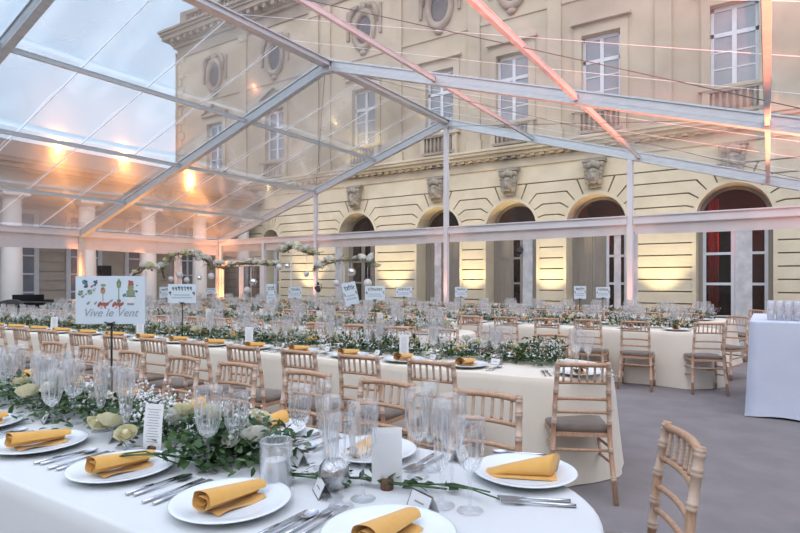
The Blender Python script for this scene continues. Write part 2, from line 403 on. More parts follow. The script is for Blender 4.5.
# glazed double door in the gable, beside the corner post
dr = link('door_1', None); dr['kind'] = 'structure'
ua, ub = U0 + .16, U0 + 2.5
b = MB()
for u in (ua, ub): b.box(u - .06, u + .06, VB - .05, VB + .05, .02, 2.80)
b.box(ua, ub, VB - .05, VB + .05, 2.10, 2.20); obj('door_frame', b, 'win_frame', dr)
um = (ua + ub) / 2
for s_, (p, q) in enumerate(((ua + .07, um - .01), (um + .01, ub - .07))):
    b = MB()
    for u in (p, q): b.box(min(u, u + (.11 if u == p else -.11)), max(u, u + (.11 if u == p else -.11)), VB - .03, VB + .03, .03, 2.08)
    for z0, z1 in ((.03, .22), (1.98, 2.08)): b.box(p + .11, q - .11, VB - .03, VB + .03, z0, z1)
    lf = obj('door_leaf', b, 'win_frame', dr)
    obj('pane', MB().box(p + .1, q - .1, VB - .006, VB + .006, .2, 2.0), 'pane_dark', lf)
obj('transom_pane', MB().box(ua + .06, ub - .06, VB - .006, VB + .006, 2.2, 2.8), 'film_wall', dr)

# ------------------------------------------------------------------ floors
struct('floor', MB().box(U0, U1, FR[0], VB, -.04, 0), 'carpet')
struct('ground', MB().box(-60, 40, -25, 60, -.3, -.05), 'paving')

# ------------------------------------------------------------------ main facade
D = 19.0
ARCH = [(-19.9, .62, [0, 28, 52, 74, 84]), (-14.73, 1.07, None), (-10.75, 1.05, None), (-7.75, 1.05, None), (-4.78, 1.05, None), (-.86, 1.06, None), (3.2, 1.06, None)]
SPR = 3.35; FL, FRT = -27.35, 6.5
TH = [0, 17, 33, 50, 68]; HS = [0, .38, .76, 1.14, 1.52]
# recessed backing wall with the arch openings
b = MB(); Vb = D + .08; top = 5.5
def quad(b, pts, mi=0): b.add(pts, [(0, 1, 2, 3)], mi)
edges = [FL] + [x for (u, r_, _) in ARCH for x in (u - r_, u + r_)] + [FRT]
for i in range(0, len(edges), 2):
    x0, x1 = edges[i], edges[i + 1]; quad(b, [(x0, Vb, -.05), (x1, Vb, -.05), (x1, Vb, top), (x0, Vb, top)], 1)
for (u, r_, _) in ARCH:
    n = 20
    for i in range(n):
        t0, t1 = PI - PI * i / n, PI - PI * (i + 1) / n
        p0 = (u + r_ * math.cos(t0), Vb, SPR + r_ * math.sin(t0)); p1 = (u + r_ * math.cos(t1), Vb, SPR + r_ * math.sin(t1))
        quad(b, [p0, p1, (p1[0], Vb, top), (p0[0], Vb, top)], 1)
        dq = .85
        b.add([p0, p1, (p1[0], Vb + dq, p1[2]), (p0[0], Vb + dq, p0[2])], [(0, 1, 2, 3)], 0, True)
    for s_ in (-1, 1): quad(b, [(u + s_ * r_, Vb, -.05), (u + s_ * r_, Vb + .85, -.05), (u + s_ * r_, Vb + .85, SPR), (u + s_ * r_, Vb, SPR)])
# channelled stone courses
g = .020
def joint(i, A): 
    th = R((A[2] or TH)[i]); return th
b2 = b
piers = [(None, ARCH[0])] + list(zip(ARCH, ARCH[1:])) + [(ARCH[-1], None)]
ch = SPR / 9
for L_, R_ in piers:
    x0 = (L_[0] + L_[1]) if L_ else FL; x1 = (R_[0] - R_[1]) if R_ else FRT
    for k in range(9): b2.box(x0, x1, D, Vb + .01, k * ch + g, (k + 1) * ch - g)
    for i in range(4):
        poly = []
        lo_h, hi_h = HS[i] + g, HS[i + 1] - g
        def side(A, sg):
            r_ = A[1]; t0, t1 = joint(i, A), joint(i + 1, A)
            if i: t0 += .018
            t1 -= .018
            pts = []
            if i: pts.append((A[0] + sg * lo_h / math.tan(t0), SPR + lo_h))
            else: t0 = math.asin(min(.99, lo_h / r_))
            for q in range(6):
                t = t0 + (t1 - t0) * q / 5; pts.append((A[0] + sg * r_ * math.cos(t), SPR + r_ * math.sin(t)))
            pts.append((A[0] + sg * hi_h / math.tan(t1), SPR + hi_h)); return pts
        lp = side(L_, 1) if L_ else [(FL, SPR + lo_h), (FL, SPR + hi_h)]
        rp = side(R_, -1) if R_ else [(FRT, SPR + lo_h), (FRT, SPR + hi_h)]
        poly = lp + list(reversed(rp))
        b2.prism(poly, D, Vb + .01, 'y')
b2.box(FL, FRT, D, Vb + .01, SPR + 1.52 + g, 5.5)
# reveals' architrave band and voussoir above each arch crown
for A in ARCH:
    u, r_ = A[0], A[1]; t1 = joint(4, A) + .02; h4 = 1.52 - g
    pts = [(u + r_ * math.cos(t), SPR + r_ * math.sin(t)) for t in [t1 + (PI - 2 * t1) * q / 6 for q in range(7)]]
    b2.prism(pts + [(u - h4 / math.tan(t1), SPR + h4), (u + h4 / math.tan(t1), SPR + h4)], D, Vb + .01, 'y')
    n = 16   # slim raised ring round the opening
    for i in range(n):
        t0, t2 = PI * i / n, PI * (i + 1) / n; ro = r_ + .015; ri = r_ - .09
        P = lambda rr, t, v: (u + rr * math.cos(t), v, SPR + rr * math.sin(t))
        b2.add([P(ri, t0, D - .03), P(ro, t0, D - .03), P(ro, t2, D - .03), P(ri, t2, D - .03), P(ri, t0, D + .85), P(ri, t2, D + .85), P(ro, t0, D + .02), P(ro, t2, D + .02)],
               [(0, 1, 2, 3), (0, 3, 5, 4), (1, 6, 7, 2)], 0)
    for s_ in (-1, 1): b2.box(min(u + s_ * (r_ + .015), u + s_ * (r_ - .09)), max(u + s_ * (r_ + .015), u + s_ * (r_ - .09)), D - .03, D + .85, -.05, SPR)
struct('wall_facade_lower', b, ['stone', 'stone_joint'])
# cornice between the storeys
b = MB()
for z0, z1, pr in ((5.5, 5.58, .06), (5.58, 5.82, .03), (5.82, 5.90, .14), (5.90, 6.02, .30), (6.02, 6.12, .42), (6.12, 6.2, .47)): b.box(FL - .1, FRT, D - pr, D + .4, z0, z1)
for i in range(int((FRT - FL) / .34)): b.box(FL + .34 * i, FL + .34 * i + .16, D - .24, D, 5.82, 5.91)
struct('trim_1', b, 'stone_trim')
# upper storeys with window openings
VU = D + .18; WU = [-24.2, -19.8, -14.45, -10.75, -7.75, -4.65, -.85, 3.2]; WW = .62; WZ0, WZ1 = 7.2, 9.65
b = MB(); xs = [FL] + [x for u in WU for x in (u - WW, u + WW)] + [FRT]
for i in range(0, len(xs), 2): quad(b, [(xs[i], VU, 6.1), (xs[i + 1], VU, 6.1), (xs[i + 1], VU, 14.0), (xs[i], VU, 14.0)])
for u in WU:
    quad(b, [(u - WW, VU, 6.1), (u + WW, VU, 6.1), (u + WW, VU, WZ0), (u - WW, VU, WZ0)]); quad(b, [(u - WW, VU, WZ1), (u + WW, VU, WZ1), (u + WW, VU, 14), (u - WW, VU, 14)])
    for s_ in (-1, 1): quad(b, [(u + s_ * WW, VU, WZ0), (u + s_ * WW, VU + .35, WZ0), (u + s_ * WW, VU + .35, WZ1), (u + s_ * WW, VU, WZ1)])
    for z in (WZ0, WZ1): quad(b, [(u - WW, VU, z), (u + WW, VU, z), (u + WW, VU + .35, z), (u - WW, VU + .35, z)])
    # surround, lintel and sunk panel lines
    for s_ in (-1, 1): b.box(min(u + s_ * WW, u + s_ * (WW + .24)), max(u + s_ * WW, u + s_ * (WW + .24)), VU - .08, VU + .01, WZ0, WZ1 + .02)
    b.box(u - WW - .24, u + WW + .24, VU - .08, VU + .01, WZ1 + .02, WZ1 + .26); b.box(u - WW - .34, u + WW + .34, VU - .20, VU + .01, WZ1 + .40, WZ1 + .50)
    b.box(u - WW - .2, u + WW + .2, VU - .05, VU + .01, WZ1 + .26, WZ1 + .40)
    if u < -13 or u > -2:   # triangular pediments
        b.prism([(u - WW - .38, WZ1 + .5), (u + WW + .38, WZ1 + .5), (u, WZ1 + 1.0)], VU - .06, VU + .01, 'y')
        for s_ in (-1, 1): b.bar((u + s_ * (WW + .4), VU - .09, WZ1 + .53), (u, VU - .09, WZ1 + 1.05), .24, .10)
    b.box(u - WW - .30, u + WW + .30, VU - .22, VU + .01, WZ0 - .10, WZ0)
    for s_ in (-1, 1): b.box(u + s_ * (WW + .1) - .1, u + s_ * (WW + .1) + .1, VU - .18, VU + .01, 6.3, WZ0 - .1)
for u in (-22.0, -17.25, -16.55, -12.75, -9.25, -6.2, -2.75, 1.2):   # shallow pilasters
    b.box(u - .24, u + .24, VU - .09, VU + .01, 6.2, 13.7); b.box(u - .30, u + .30, VU - .13, VU + .01, 13.4, 13.7); b.box(u - .30, u + .30, VU - .12, VU + .01, 6.2, 6.7)
for k in range(18): b.box(FL - .04, FL + (.55 if k % 2 else .35), VU - .05, VU + .01, 6.25 + k * .42, 6.63 + k * .42)   # corner quoins
b.box(FL, FRT, VU - .05, VU + .01, 10.95, 11.1)
# return wall round the corner
quad(b, [(FL, D, 0), (FL, D + 16, 0), (FL, D + 16, 14), (FL, D, 14)])
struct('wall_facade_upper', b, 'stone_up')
# oval bull's-eye windows
for i, u in enumerate(WU):
    w = link('window_%d' % (i + 20), None); w['kind'] = 'structure'
    zc = 12.15; a_, c_ = .40, .60; n = 28
    b = MB(); vs = []
    for r0, v in ((1.55, VU), (1.55, VU - .12), (1.38, VU - .20), (1.15, VU - .16), (1.0, VU - .10), (1.0, VU + .02)):
        for j in range(n):
            t = 2 * PI * j / n; vs.append((u + a_ * r0 * math.cos(t), v, zc + c_ * r0 * math.sin(t)))
    b.add(vs, [(q * n + j, q * n + (j + 1) % n, (q + 1) * n + (j + 1) % n, (q + 1) * n + j) for q in range(5) for j in range(n)], 0, True)
    b.ball((u, VU - .12, zc + .98), .2, 8, sq=(1, .6, 1)); b.ball((u, VU - .1, zc - .98), .16, 8, sq=(1.2, .6, .8))
    for s_ in (-1, 1):
        b.tube([(u + s_ * .25, VU - .12, zc + 1.0), (u + s_ * .55, VU - .14, zc + .95), (u + s_ * .75, VU - .12, zc + .6), (u + s_ * .72, VU - .1, zc + .2)], [.09, .12, .11, .05], 6)
        b.box(u + s_ * .86 - .07, u + s_ * .86 + .07, VU - .09, VU + .01, zc - .3, zc + .95)
    obj('oval_surround', b, 'stone_dark', w)
    b = MB(); b.add([(u, VU - .02, zc)] + [(u + a_ * math.cos(2 * PI * j / n), VU - .02, zc + c_ * math.sin(2 * PI * j / n)) for j in range(n)], [(0, j + 1, (j + 1) % n + 1) for j in range(n)])
    obj('pane', b, 'win_dark', w)
# first floor windows with muntins and balustrades
for i, u in enumerate(WU):
    w = link('window_%d' % (i + 1), None); w['kind'] = 'structure'; v = VU + .2
    b = MB()
    for s_ in (-1, 1): b.box(min(u + s_ * WW, u + s_ * (WW - .09)), max(u + s_ * WW, u + s_ * (WW - .09)), v - .04, v + .04, WZ0, WZ1)
    b.box(u - .06, u + .06, v - .05, v + .05, WZ0, WZ1)
    for z in (WZ0 + .06, WZ1 - .06, WZ0 + 1.62): b.box(u - WW, u + WW, v - .04, v + .04, z - .06, z + .06)
    for z in (WZ0 + .6, WZ0 + 1.1): b.box(u - WW, u + WW, v - .025, v + .025, z - .02, z + .02)
    obj('window_frame', b, 'win_frame', w)
    obj('pane', MB().box(u - WW, u + WW, v - .004, v + .01, WZ0, WZ1), 'win_glass', w)
    b = MB()
    for k in range(7):
        b.lathe([(.035, 0), (.05, .08), (.065, .2), (.035, .38), (.045, .52), (.03, .6)], 8, (u - WW + .1 + k * (2 * WW - .2) / 6, VU - .12, 6.45))
    b.box(u - WW - .1, u + WW + .1, VU - .2, VU - .04, 7.03, 7.12); b.box(u - WW - .1, u + WW + .1, VU - .2, VU - .04, 6.36, 6.46)
    obj('balustrade', b, 'stone_dark', w)
# crowning cornice and parapet
b = MB()
for z0, z1, pr in ((13.7, 13.85, .08), (13.85, 14.25, .04), (14.25, 14.4, .2), (14.4, 14.62, .28), (14.62, 14.85, .62), (14.85, 15.0, .70), (15.0, 15.12, .78)): b.box(FL - pr, FRT, D + .18 - pr, D + 1.2, z0, z1)
for i in range(int((FRT - FL) / .55)): b.box(FL + .1 + .55 * i, FL + .33 + .55 * i, D - .38, D + .2, 14.42, 14.62)
struct('trim_2', b, 'stone_dark')
b = MB(); b.box(FL, FRT, D + .3, D + .7, 15.1, 15.35); b.box(FL, FRT, D + .3, D + .7, 16.1, 16.3)
u = FL
while u < FRT:
    b.box(u, u + .5, D + .28, D + .72, 15.12, 16.32)
    for k in range(6): b.lathe([(.07, 0), (.11, .2), (.06, .5), (.08, .78)], 6, (u + .75 + k * .32, D + .5, 15.34))
    u += 2.75
struct('trim_3', b, 'stone_dark')
struct('roof_slab', MB().box(FL, FRT, D + .7, D + 16, 14.9, 15.2), 'stone_dark')

# keystone masks above the arches
def mask_mesh():
    b = MB()
    b.prism([(-.17, 0), (.17, 0), (.27, .72), (-.27, .72)], -.10, .06, 'y')
    b.ball((0, -.17, .33), .19, 14, sq=(.95, .8, 1.3)); b.ball((0, -.30, .27), .055, 8, sq=(.8, 1, 1.5))
    b.ball((0, -.28, .12), .07, 8, sq=(1.2, .8, .7)); b.box(-.07, .07, -.335, -.25, .165, .182)
    for s_ in (-1, 1):
        b.ball((s_ * .075, -.29, .37), .035, 8); b.ball((s_ * .08, -.30, .425), .06, 8, sq=(1.2, .6, .4)); b.ball((s_ * .19, -.12, .32), .05, 8, sq=(.6, .7, 1.3))
        for k in range(4): b.ball((s_ * (.20 - .012 * k), -.14, .48 - .11 * k), .085, 8)
        b.ball((s_ * .10, -.22, .60), .11, 8); b.ball((s_ * .22, -.15, .62), .09, 8)
    b.ball((0, -.23, .63), .11, 8); b.box(-.33, .33, -.2, .05, .72, .80)
    return b.mesh('keystone_mask', 'stone_mask')
mm = mask_mesh()
for (u, r_, _), wh in zip(ARCH[1:], ('beside the gable corner bay, next to the narrow window', 'over the second wide arch', 'over the third wide arch', 'over the fourth wide arch', 'over the last wide arch by the bar table', 'over the arch beyond the bar table')):
    o = link('keystone_mask', mm, None, (u, D - .075, SPR + r_ + .12))
    o.scale = (1.15, 1.1, 1.15); tag(o, 'grey carved stone face ' + wh, 'stone carving', 'carved keystones')

# what stands in the arches: doors, fanlights, dim rooms behind
def arch_fill(idx, A, mode):
    u, r_ = A[0], A[1] - .09; v = D + .75
    w = link('door_%d' % idx, None); w['kind'] = 'structure'
    b = MB()
    b.box(u - r_, u + r_, v - .05, v + .05, SPR - .12, SPR + .02)
    for s_ in (-1, 1): b.box(min(u + s_ * r_, u + s_ * (r_ - .12)), max(u + s_ * r_, u + s_ * (r_ - .12)), v - .05, v + .05, -.05, SPR)
    n = 16
    for i in range(n):
        t0, t1 = PI * i / n, PI * (i + 1) / n
        P = lambda rr, t, vv: (u + rr * math.cos(t), vv, SPR + rr * math.sin(t))
        b.add([P(r_, t0, v - .05), P(r_, t1, v - .05), P(r_ - .1, t1, v - .05), P(r_ - .1, t0, v - .05), P(r_ - .1, t0, v + .05), P(r_ - .1, t1, v + .05)], [(0, 1, 2, 3), (3, 2, 5, 4)])
    if mode in ('glazed', 'narrow'):
        for t in ((PI / 2,) if mode == 'narrow' else ()): b.bar((u, v, SPR), (u + r_ * math.cos(t), v, SPR + r_ * math.sin(t)), .05, .05, up=(0, 1, 0))
    obj('arch_frame', b, 'win_frame' if mode == 'narrow' else 'taupe', w)
    b = MB(); b.add([(u, v, SPR)] + [(u + r_ * math.cos(PI * j / n), v, SPR + r_ * math.sin(PI * j / n)) for j in range(n + 1)], [(0, j + 1, j + 2) for j in range(n)])
    obj('fanlight', b, 'pane_dark', w)
    def leaf(x0, x1, m='win_frame', glazed=True):
        b = MB()
        for p, q in ((x0, x0 + .09), (x1 - .09, x1)): b.box(p, q, v - .03, v + .03, .0, SPR - .12)
        for z in (.35, 1.35, 2.28, SPR - .17): b.box(x0 + .09, x1 - .09, v - .03, v + .03, z - .04, z + .04)
        b.box(x0 + .09, x1 - .09, v - .03, v + .03, .0, .35)
        l = obj('door_leaf', b, m, w)
        if glazed: obj('pane', MB().box(x0 + .08, x1 - .08, v - .005, v + .005, .3, SPR - .15), 'pane_dark', l)
        else: obj('door_panel', MB().box(x0 + .08, x1 - .08, v - .012, v + .012, .3, SPR - .15), m, l)
    if mode == 'glazed': leaf(u - r_ + .12, u - .005); leaf(u + .005, u + r_ - .12)
    elif mode == 'narrow': leaf(u - r_ + .12, u - .005); leaf(u + .005, u + r_ - .12)
    elif mode == 'half': leaf(u - r_ + .12, u - .28, 'taupe', False); leaf(u - .27, u + .17, 'taupe', False); leaf(u + .18, u + r_ - .12)
    elif mode == 'panel': leaf(u - r_ + .12, u - .28, 'taupe', False); leaf(u - .27, u + .17, 'taupe', True); leaf(u + .18, u + r_ - .12, 'taupe', False)
    elif mode == 'dark': leaf(u - r_ + .12, u - .2, 'taupe'); leaf(u - .19, u + .3, 'taupe'); leaf(u + .31, u + r_ - .12, 'taupe')
for i, (A, mode) in enumerate(zip(ARCH, ('narrow', 'dark', 'panel', 'panel', 'half', 'glazed', 'glazed'))): arch_fill(i + 2, A, mode)
b = MB()
V0, V1 = D + .92, D + 4.2
b.add([(FL, V1, 0), (FRT, V1, 0), (FRT, V1, 5.4), (FL, V1, 5.4), (FL, V0, 0), (FRT, V0, 0), (FRT, V0, 5.4), (FL, V0, 5.4)], [(0, 1, 2, 3), (4, 0, 3, 7), (1, 5, 6, 2), (3, 2, 6, 7), (4, 5, 1, 0)])
for u in (-17.2, -12.75, -9.25, -6.2, -2.8, 1.2): b.box(u - .1, u + .1, V0, V1, 0, 5.4)
struct('wall_gallery', b, 'room_dark')
for u, z1, wd in ((-.95, 3.2, .28), (-4.0, 4.1, .5), (-6.75, 4.1, .4), (-1.6, 4.3, .3)):
    b = MB(); n = 16; vs = []
    for i in range(n + 1):
        x = u - wd / 2 + wd * i / n
        for z in (0.02, z1): vs.append((x, D + 3.2 + .06 * math.sin(i * 2.0), z))
    b.add(vs, [(2 * i, 2 * i + 1, 2 * i + 3, 2 * i + 2) for i in range(n)], 0, True)
    tag(obj('red_curtain', b, 'curtain_red'), {-.95: 'red drape lit behind the glazed double doors by the bar table', -4.0: 'red drape behind the glazed leaf of the fourth wide arch', -6.75: 'red drape inside the third wide arch', -1.6: 'narrow red drape deep inside the last glazed arch'}[u], 'curtain', 'red drapes in the gallery')

# two unseen walls added behind and beside the tent to block low sky
b = MB(); b.box(-40, 30, -31, -19, -.05, 11.5); b.box(-40.5, 30.5, -31.5, -18.4, 11.5, 12.2)
for k in range(22): b.box(-39 + k * 3.1, -38.5 + k * 3.1, -19.1, -18.9, 0, 11.4)
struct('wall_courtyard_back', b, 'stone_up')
b = MB(); b.box(17, 26, -19, D, -.05, 9.5); b.box(16.5, 26.5, -19, D, 9.5, 10.1)
for k in range(12): b.box(16.9, 17.1, -18 + k * 3.1, -17.5 + k * 3.1, 0, 9.4)
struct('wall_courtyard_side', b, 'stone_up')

# ------------------------------------------------------------------ colonnaded side wing
UC = -21.0
cv = [3.55 + 2.45 * k for k in range(-3, 7)]
def col_mesh():
    b = MB(); b.box(-.42, .42, -.42, .42, -.05, .18)
    b.lathe([(.40, .18), (.42, .24), (.36, .32), (.31, .38), (.31, .5), (.305, 2.0), (.265, 4.0), (.27, 4.02), (.30, 4.06), (.27, 4.10), (.27, 4.16), (.37, 4.26)], 24)
    b.box(-.40, .40, -.40, .40, 4.26, 4.42); return b.mesh('column', 'column')
cm = col_mesh()
for i, v in enumerate(cv):
    tag(link('column', cm, None, (UC, v, 0)), 'round pale stone column of the side wing, %s from the main facade' % ORD[len(cv) - i], 'column', 'columns of the side wing')
b = MB()
for z0, z1, pr in ((4.42, 4.75, .32), (4.75, 5.05, .30), (5.05, 5.15, .42), (5.15, 5.3, .62), (5.3, 5.4, .7)): b.box(UC - .4, UC + pr, -8, D, z0, z1)
struct('beam_wing', b, 'stone_dark')
b = MB(); b.box(UC - 2.9, UC + .25, -8, D, 5.4, 5.55); b.prism([(UC + .45, 5.4), (UC + .45, 5.5), (UC - 1.2, 6.4), (UC - 3.0, 6.4), (UC - 3.0, 5.4)], -8, D, 'y')
struct('roof_wing', b, 'roof_tile')
b = MB(); UWb = UC - 2.6
for k in range(12): b.box(UWb - .4, UWb, -8, D, k * .37 - .05 + .02, (k + 1) * .37 - .05 - .02)
b.box(UWb - .5, UWb - .04, -8, D, -.05, 4.42)
struct('wall_wing', b, 'stone_wing')
struct('ceiling_wing', MB().box(UWb, UC, -8, D, 4.36, 4.42), 'stone_wing')
for i, v in enumerate(cv):
    v += 1.22
    if v > D - 1: continue
    w = link('window_%d' % (i + 40), None); w['kind'] = 'structure'; x = UWb + .03
    b = MB()
    for s_ in (-1, 1): b.box(x - .02, x + .06, min(v + s_ * .55, v + s_ * .72), max(v + s_ * .55, v + s_ * .72), 0, 4.15)
    b.box(x - .02, x + .06, v - .72, v + .72, 4.0, 4.16); b.box(x, x + .05, v - .035, v + .035, 0.2, 4.0)
    for z in (.25, 1.0, 1.7, 2.4, 2.9, 3.5): b.box(x, x + .045, v - .55, v + .55, z - .03, z + .03)
    obj('window_frame', b, 'win_frame', w)
    obj('pane', MB().box(x + .0, x + .015, v - .56, v + .56, .1, 4.05), 'win_glass', w)
# ------------------------------------------------------------------ chairs (local: faces +y, back line at y = 0)
def post_path(far, pts, rb, zr):
    """turned stick: points along a bent path with raised rings at heights zr"""
    out = []; rad = []; mi = []
    def at(z):
        for p, q in zip(pts, pts[1:]):
            if p[2] <= z <= q[2]:
                t = (z - p[2]) / (q[2] - p[2]); return tuple(p[i] + (q[i] - p[i]) * t for i in range(3))
        return pts[-1]
    zs = sorted(set([p[2] for p in pts])); marks = []
    for z in zs: marks.append((z, rb, 0))
    for z in zr:
        for dz, r in ((-.013, rb), (-.009, rb * 1.26), (-.003, rb * 1.02), (.003, rb * 1.02), (.009, rb * 1.26), (.013, rb)): marks.append((z + dz, r, 1))
    marks.sort()
    for k, (z, r, m_) in enumerate(marks): out.append(at(z)); rad.append(r); mi.append(1 if (m_ and k + 1 < len(marks) and marks[k + 1][2]) else 0)
    return out, rad, mi
def chair_parts(far=False):
    n = 5 if far else 9; P = []
    def stick(name, pts, rb, zr=()):
        b = MB(); p, r, m_ = post_path(far, pts, rb, [] if far else zr); b.tube(p, r, n, mis=m_); P.append((name, b))
    for s in (-1, 1):
        stick('back_leg', [(s * .205, -.085, 0), (s * .19, -.012, .30), (s * .182, .0, .46), (s * .172, -.02, .70), (s * .162, -.055, .925)], .0165, (.16, .34, .52, .62, .73, .84, .905))
    for s in (-1, 1):
        stick('front_leg', [(s * .205, .385, 0), (s * .195, .365, .43)], .0165, (.10, .24, .37))
    b = MB(); out = [(-.195, -.005), (-.215, .37), (-.18, .405), (.18, .405), (.215, .37), (.195, -.005)]
    b.prism(out, .418, .446, 'z'); P.append(('seat', b))
    b = MB(); c = []; k = 5
    ring = lambda s, z: [(x * s, .2 + (y - .2) * s, z) for x, y in [(-.185, .01), (-.2, .2), (-.205, .36), (-.17, .395), (0, .4), (.17, .395), (.205, .36), (.2, .2), (.185, .01), (0, .0)]]
    lay = [ring(.99, .446), ring(1.02, .462), ring(.98, .478), ring(.7, .488), ring(.2, .49)]
    vs = [p for l in lay for p in l]; m_ = 10
    fs = [(i * m_ + j, i * m_ + (j + 1) % m_, (i + 1) * m_ + (j + 1) % m_, (i + 1) * m_ + j) for i in range(4) for j in range(m_)] + [tuple(4 * m_ + j for j in range(m_))]
    b.add(vs, fs, 0, True); P.append(('cushion', b))
    def rail(name, z, y, hw, r, bow):
        pts = [(hw * t, y - bow * (1 - t * t), z + .006 * (1 - t * t)) for t in ((-1, 0, 1) if far else (-1, -.6, -.2, .2, .6, 1))]
        P.append((name, MB().tube(pts, r, n)))
    rail('top_rail', .905, -.05, .158, .0155, .022)
    for z, y, hw in ((.785, -.032, .164), (.675, -.018, .171), (.585, -.01, .181)): rail('back_rail', z, y, hw, .0115, .018)
    for i in range(6):
        x = -.125 + .05 * i; bow = .02 * (1 - (x / .175) ** 2)
        pts = [(x, -.032 - bow, .787), (x, -.05 - bow, .903)]
        p, r, mm_ = post_path(far, pts, .0078, [] if far else (.82, .845, .87)); P.append(('spindle', MB().tube(p, r, 5 if not far else 4, mis=mm_)))
    P.append(('stretcher', MB().tube([(-.19, -.005, .33), (.19, -.005, .33)], .010, n)))
    P.append(('stretcher', MB().tube([(-.2, .372, .26), (.2, .372, .26)], .010, n)))
    for s in (-1, 1):
        P.append(('stretcher', MB().tube([(s * .195, -.02, .25), (s * .2, .37, .20)], .010, n)))
        P.append(('stretcher', MB().tube([(s * .19, -.01, .35), (s * .198, .368, .31)], .010, n)))
    return P
CH = None
def place_chair(x, y, rz, label, group, detail):
    global CH, CHF
    if detail:
        if CH is None:
            CH = thing('spindle_chair', label, 'chair', (x, y, 0), rz, group)
            seat_ = None
            for name, b in chair_parts():
                o = obj(name, b, ['cushion'] if name == 'cushion' else ['wood', 'ring'], seat_ if name == 'cushion' else CH)
                if name == 'seat': seat_ = o
                if name == 'cushion': o['label'] = 'taupe padded cushion'
            return CH
        return dup(CH, (x, y, 0), rz, label, group)
    o = link('spindle_chair', CHF, None, (x, y, 0), rz); return tag(o, label, 'chair', group)
b = MB()
for name, q in chair_parts(True): b.add(q.v, q.f, 1 if name == 'cushion' else 0); b.sm[-len(q.f):] = q.sm
CHF = b.mesh('spindle_chair', ['wood_far', 'cushion'])

# ------------------------------------------------------------------ tableware
T = .76
def plate_mesh(n=40):
    b = MB(); b.lathe([(.0, .004), (.09, .004), (.105, .0), (.112, .004), (.125, .010), (.165, .021), (.183, .026), (.185, .029), (.181, .030), (.163, .026), (.124, .016), (.11, .012), (.0, .011)], n)
    return b.mesh('dinner_plate', 'porcelain')
PLATE, PLATE_F = plate_mesh(48), plate_mesh(16)
def napkin_mesh(nx=16, nt=40, wedge=False):
    """a cloth rolled into a loose cone, open at one end, its tail lying flat"""
    b = MB(); vs = []
    for i in range(nx + 1):
        s = i / nx; x = -.112 + .215 * s
        r0 = .045 * (1 - .38 * s)
        for j in range(nt + 1):
            q = j / nt; th = -.5 * PI + q * 2 * PI * 1.75; r = r0 * (.30 + .70 * q)
            xx = x + (.035 * (q - .6) * (s if not wedge else (1 - s) * -1)) + .004 * math.sin(j * .9)
            y = r * math.cos(th) * 1.15; z = r0 * .86 + r * math.sin(th) * .86
            vs.append((xx, y, max(z, .002 + .002 * q)))
    fs = [(i * (nt + 1) + j, i * (nt + 1) + j + 1, (i + 1) * (nt + 1) + j + 1, (i + 1) * (nt + 1) + j) for i in range(nx) for j in range(nt)]
    b.add(vs, fs, 0, True)
    # tail flap under the roll
    tv = []
    for i in range(9):
        s = i / 8; x = -.09 + .185 * s
        for j, y in enumerate((-.056 + .003 * math.sin(i * .9), -.03, .02)): tv.append((x, y, .0035 + .004 * math.sin(i * .8 + j)))
    b.add(tv, [(i * 3 + j, i * 3 + j + 1, (i + 1) * 3 + j + 1, (i + 1) * 3 + j) for i in range(8) for j in range(2)], 0, True)
    return b.mesh('napkin', 'napkin', fix=False)
NAP, NAP_F = napkin_mesh(), napkin_mesh(3, 12)
def wedge_mesh():
    b = MB(); vs = []; nx, nt = 10, 16
    for i in range(nx + 1):
        s = i / nx; x = -.13 + .24 * s; hgt = .008 + .066 * s ** .8; wd = .035 + .03 * s
        for j in range(nt):
            t = 2 * PI * j / nt; y = wd * math.cos(t); z = hgt * .5 + hgt * .5 * math.sin(t) * (1 - .25 * math.cos(t))
            vs.append((x + .03 * math.cos(t) * s, y, max(.001, z)))
    fs = [(i * nt + j, i * nt + (j + 1) % nt, (i + 1) * nt + (j + 1) % nt, (i + 1) * nt + j) for i in range(nx) for j in range(nt)] + [tuple(nx * nt + j for j in range(nt)), tuple(reversed(range(nt)))]
    b.add(vs, fs, 0, True)
    for dz in (.010,): b.add([(-.15, -.05, .002), (.10, -.078, .002), (.12, .06, .006), (-.13, .03, .004), (-.15, -.05, .006), (.10, -.078, .008), (.12, .06, .012), (-.13, .03, .009)], [(0, 1, 2, 3), (4, 5, 6, 7), (0, 1, 5, 4), (1, 2, 6, 5), (2, 3, 7, 6), (3, 0, 4, 7)])
    return b.mesh('napkin', 'napkin')
NAP_W = wedge_mesh()
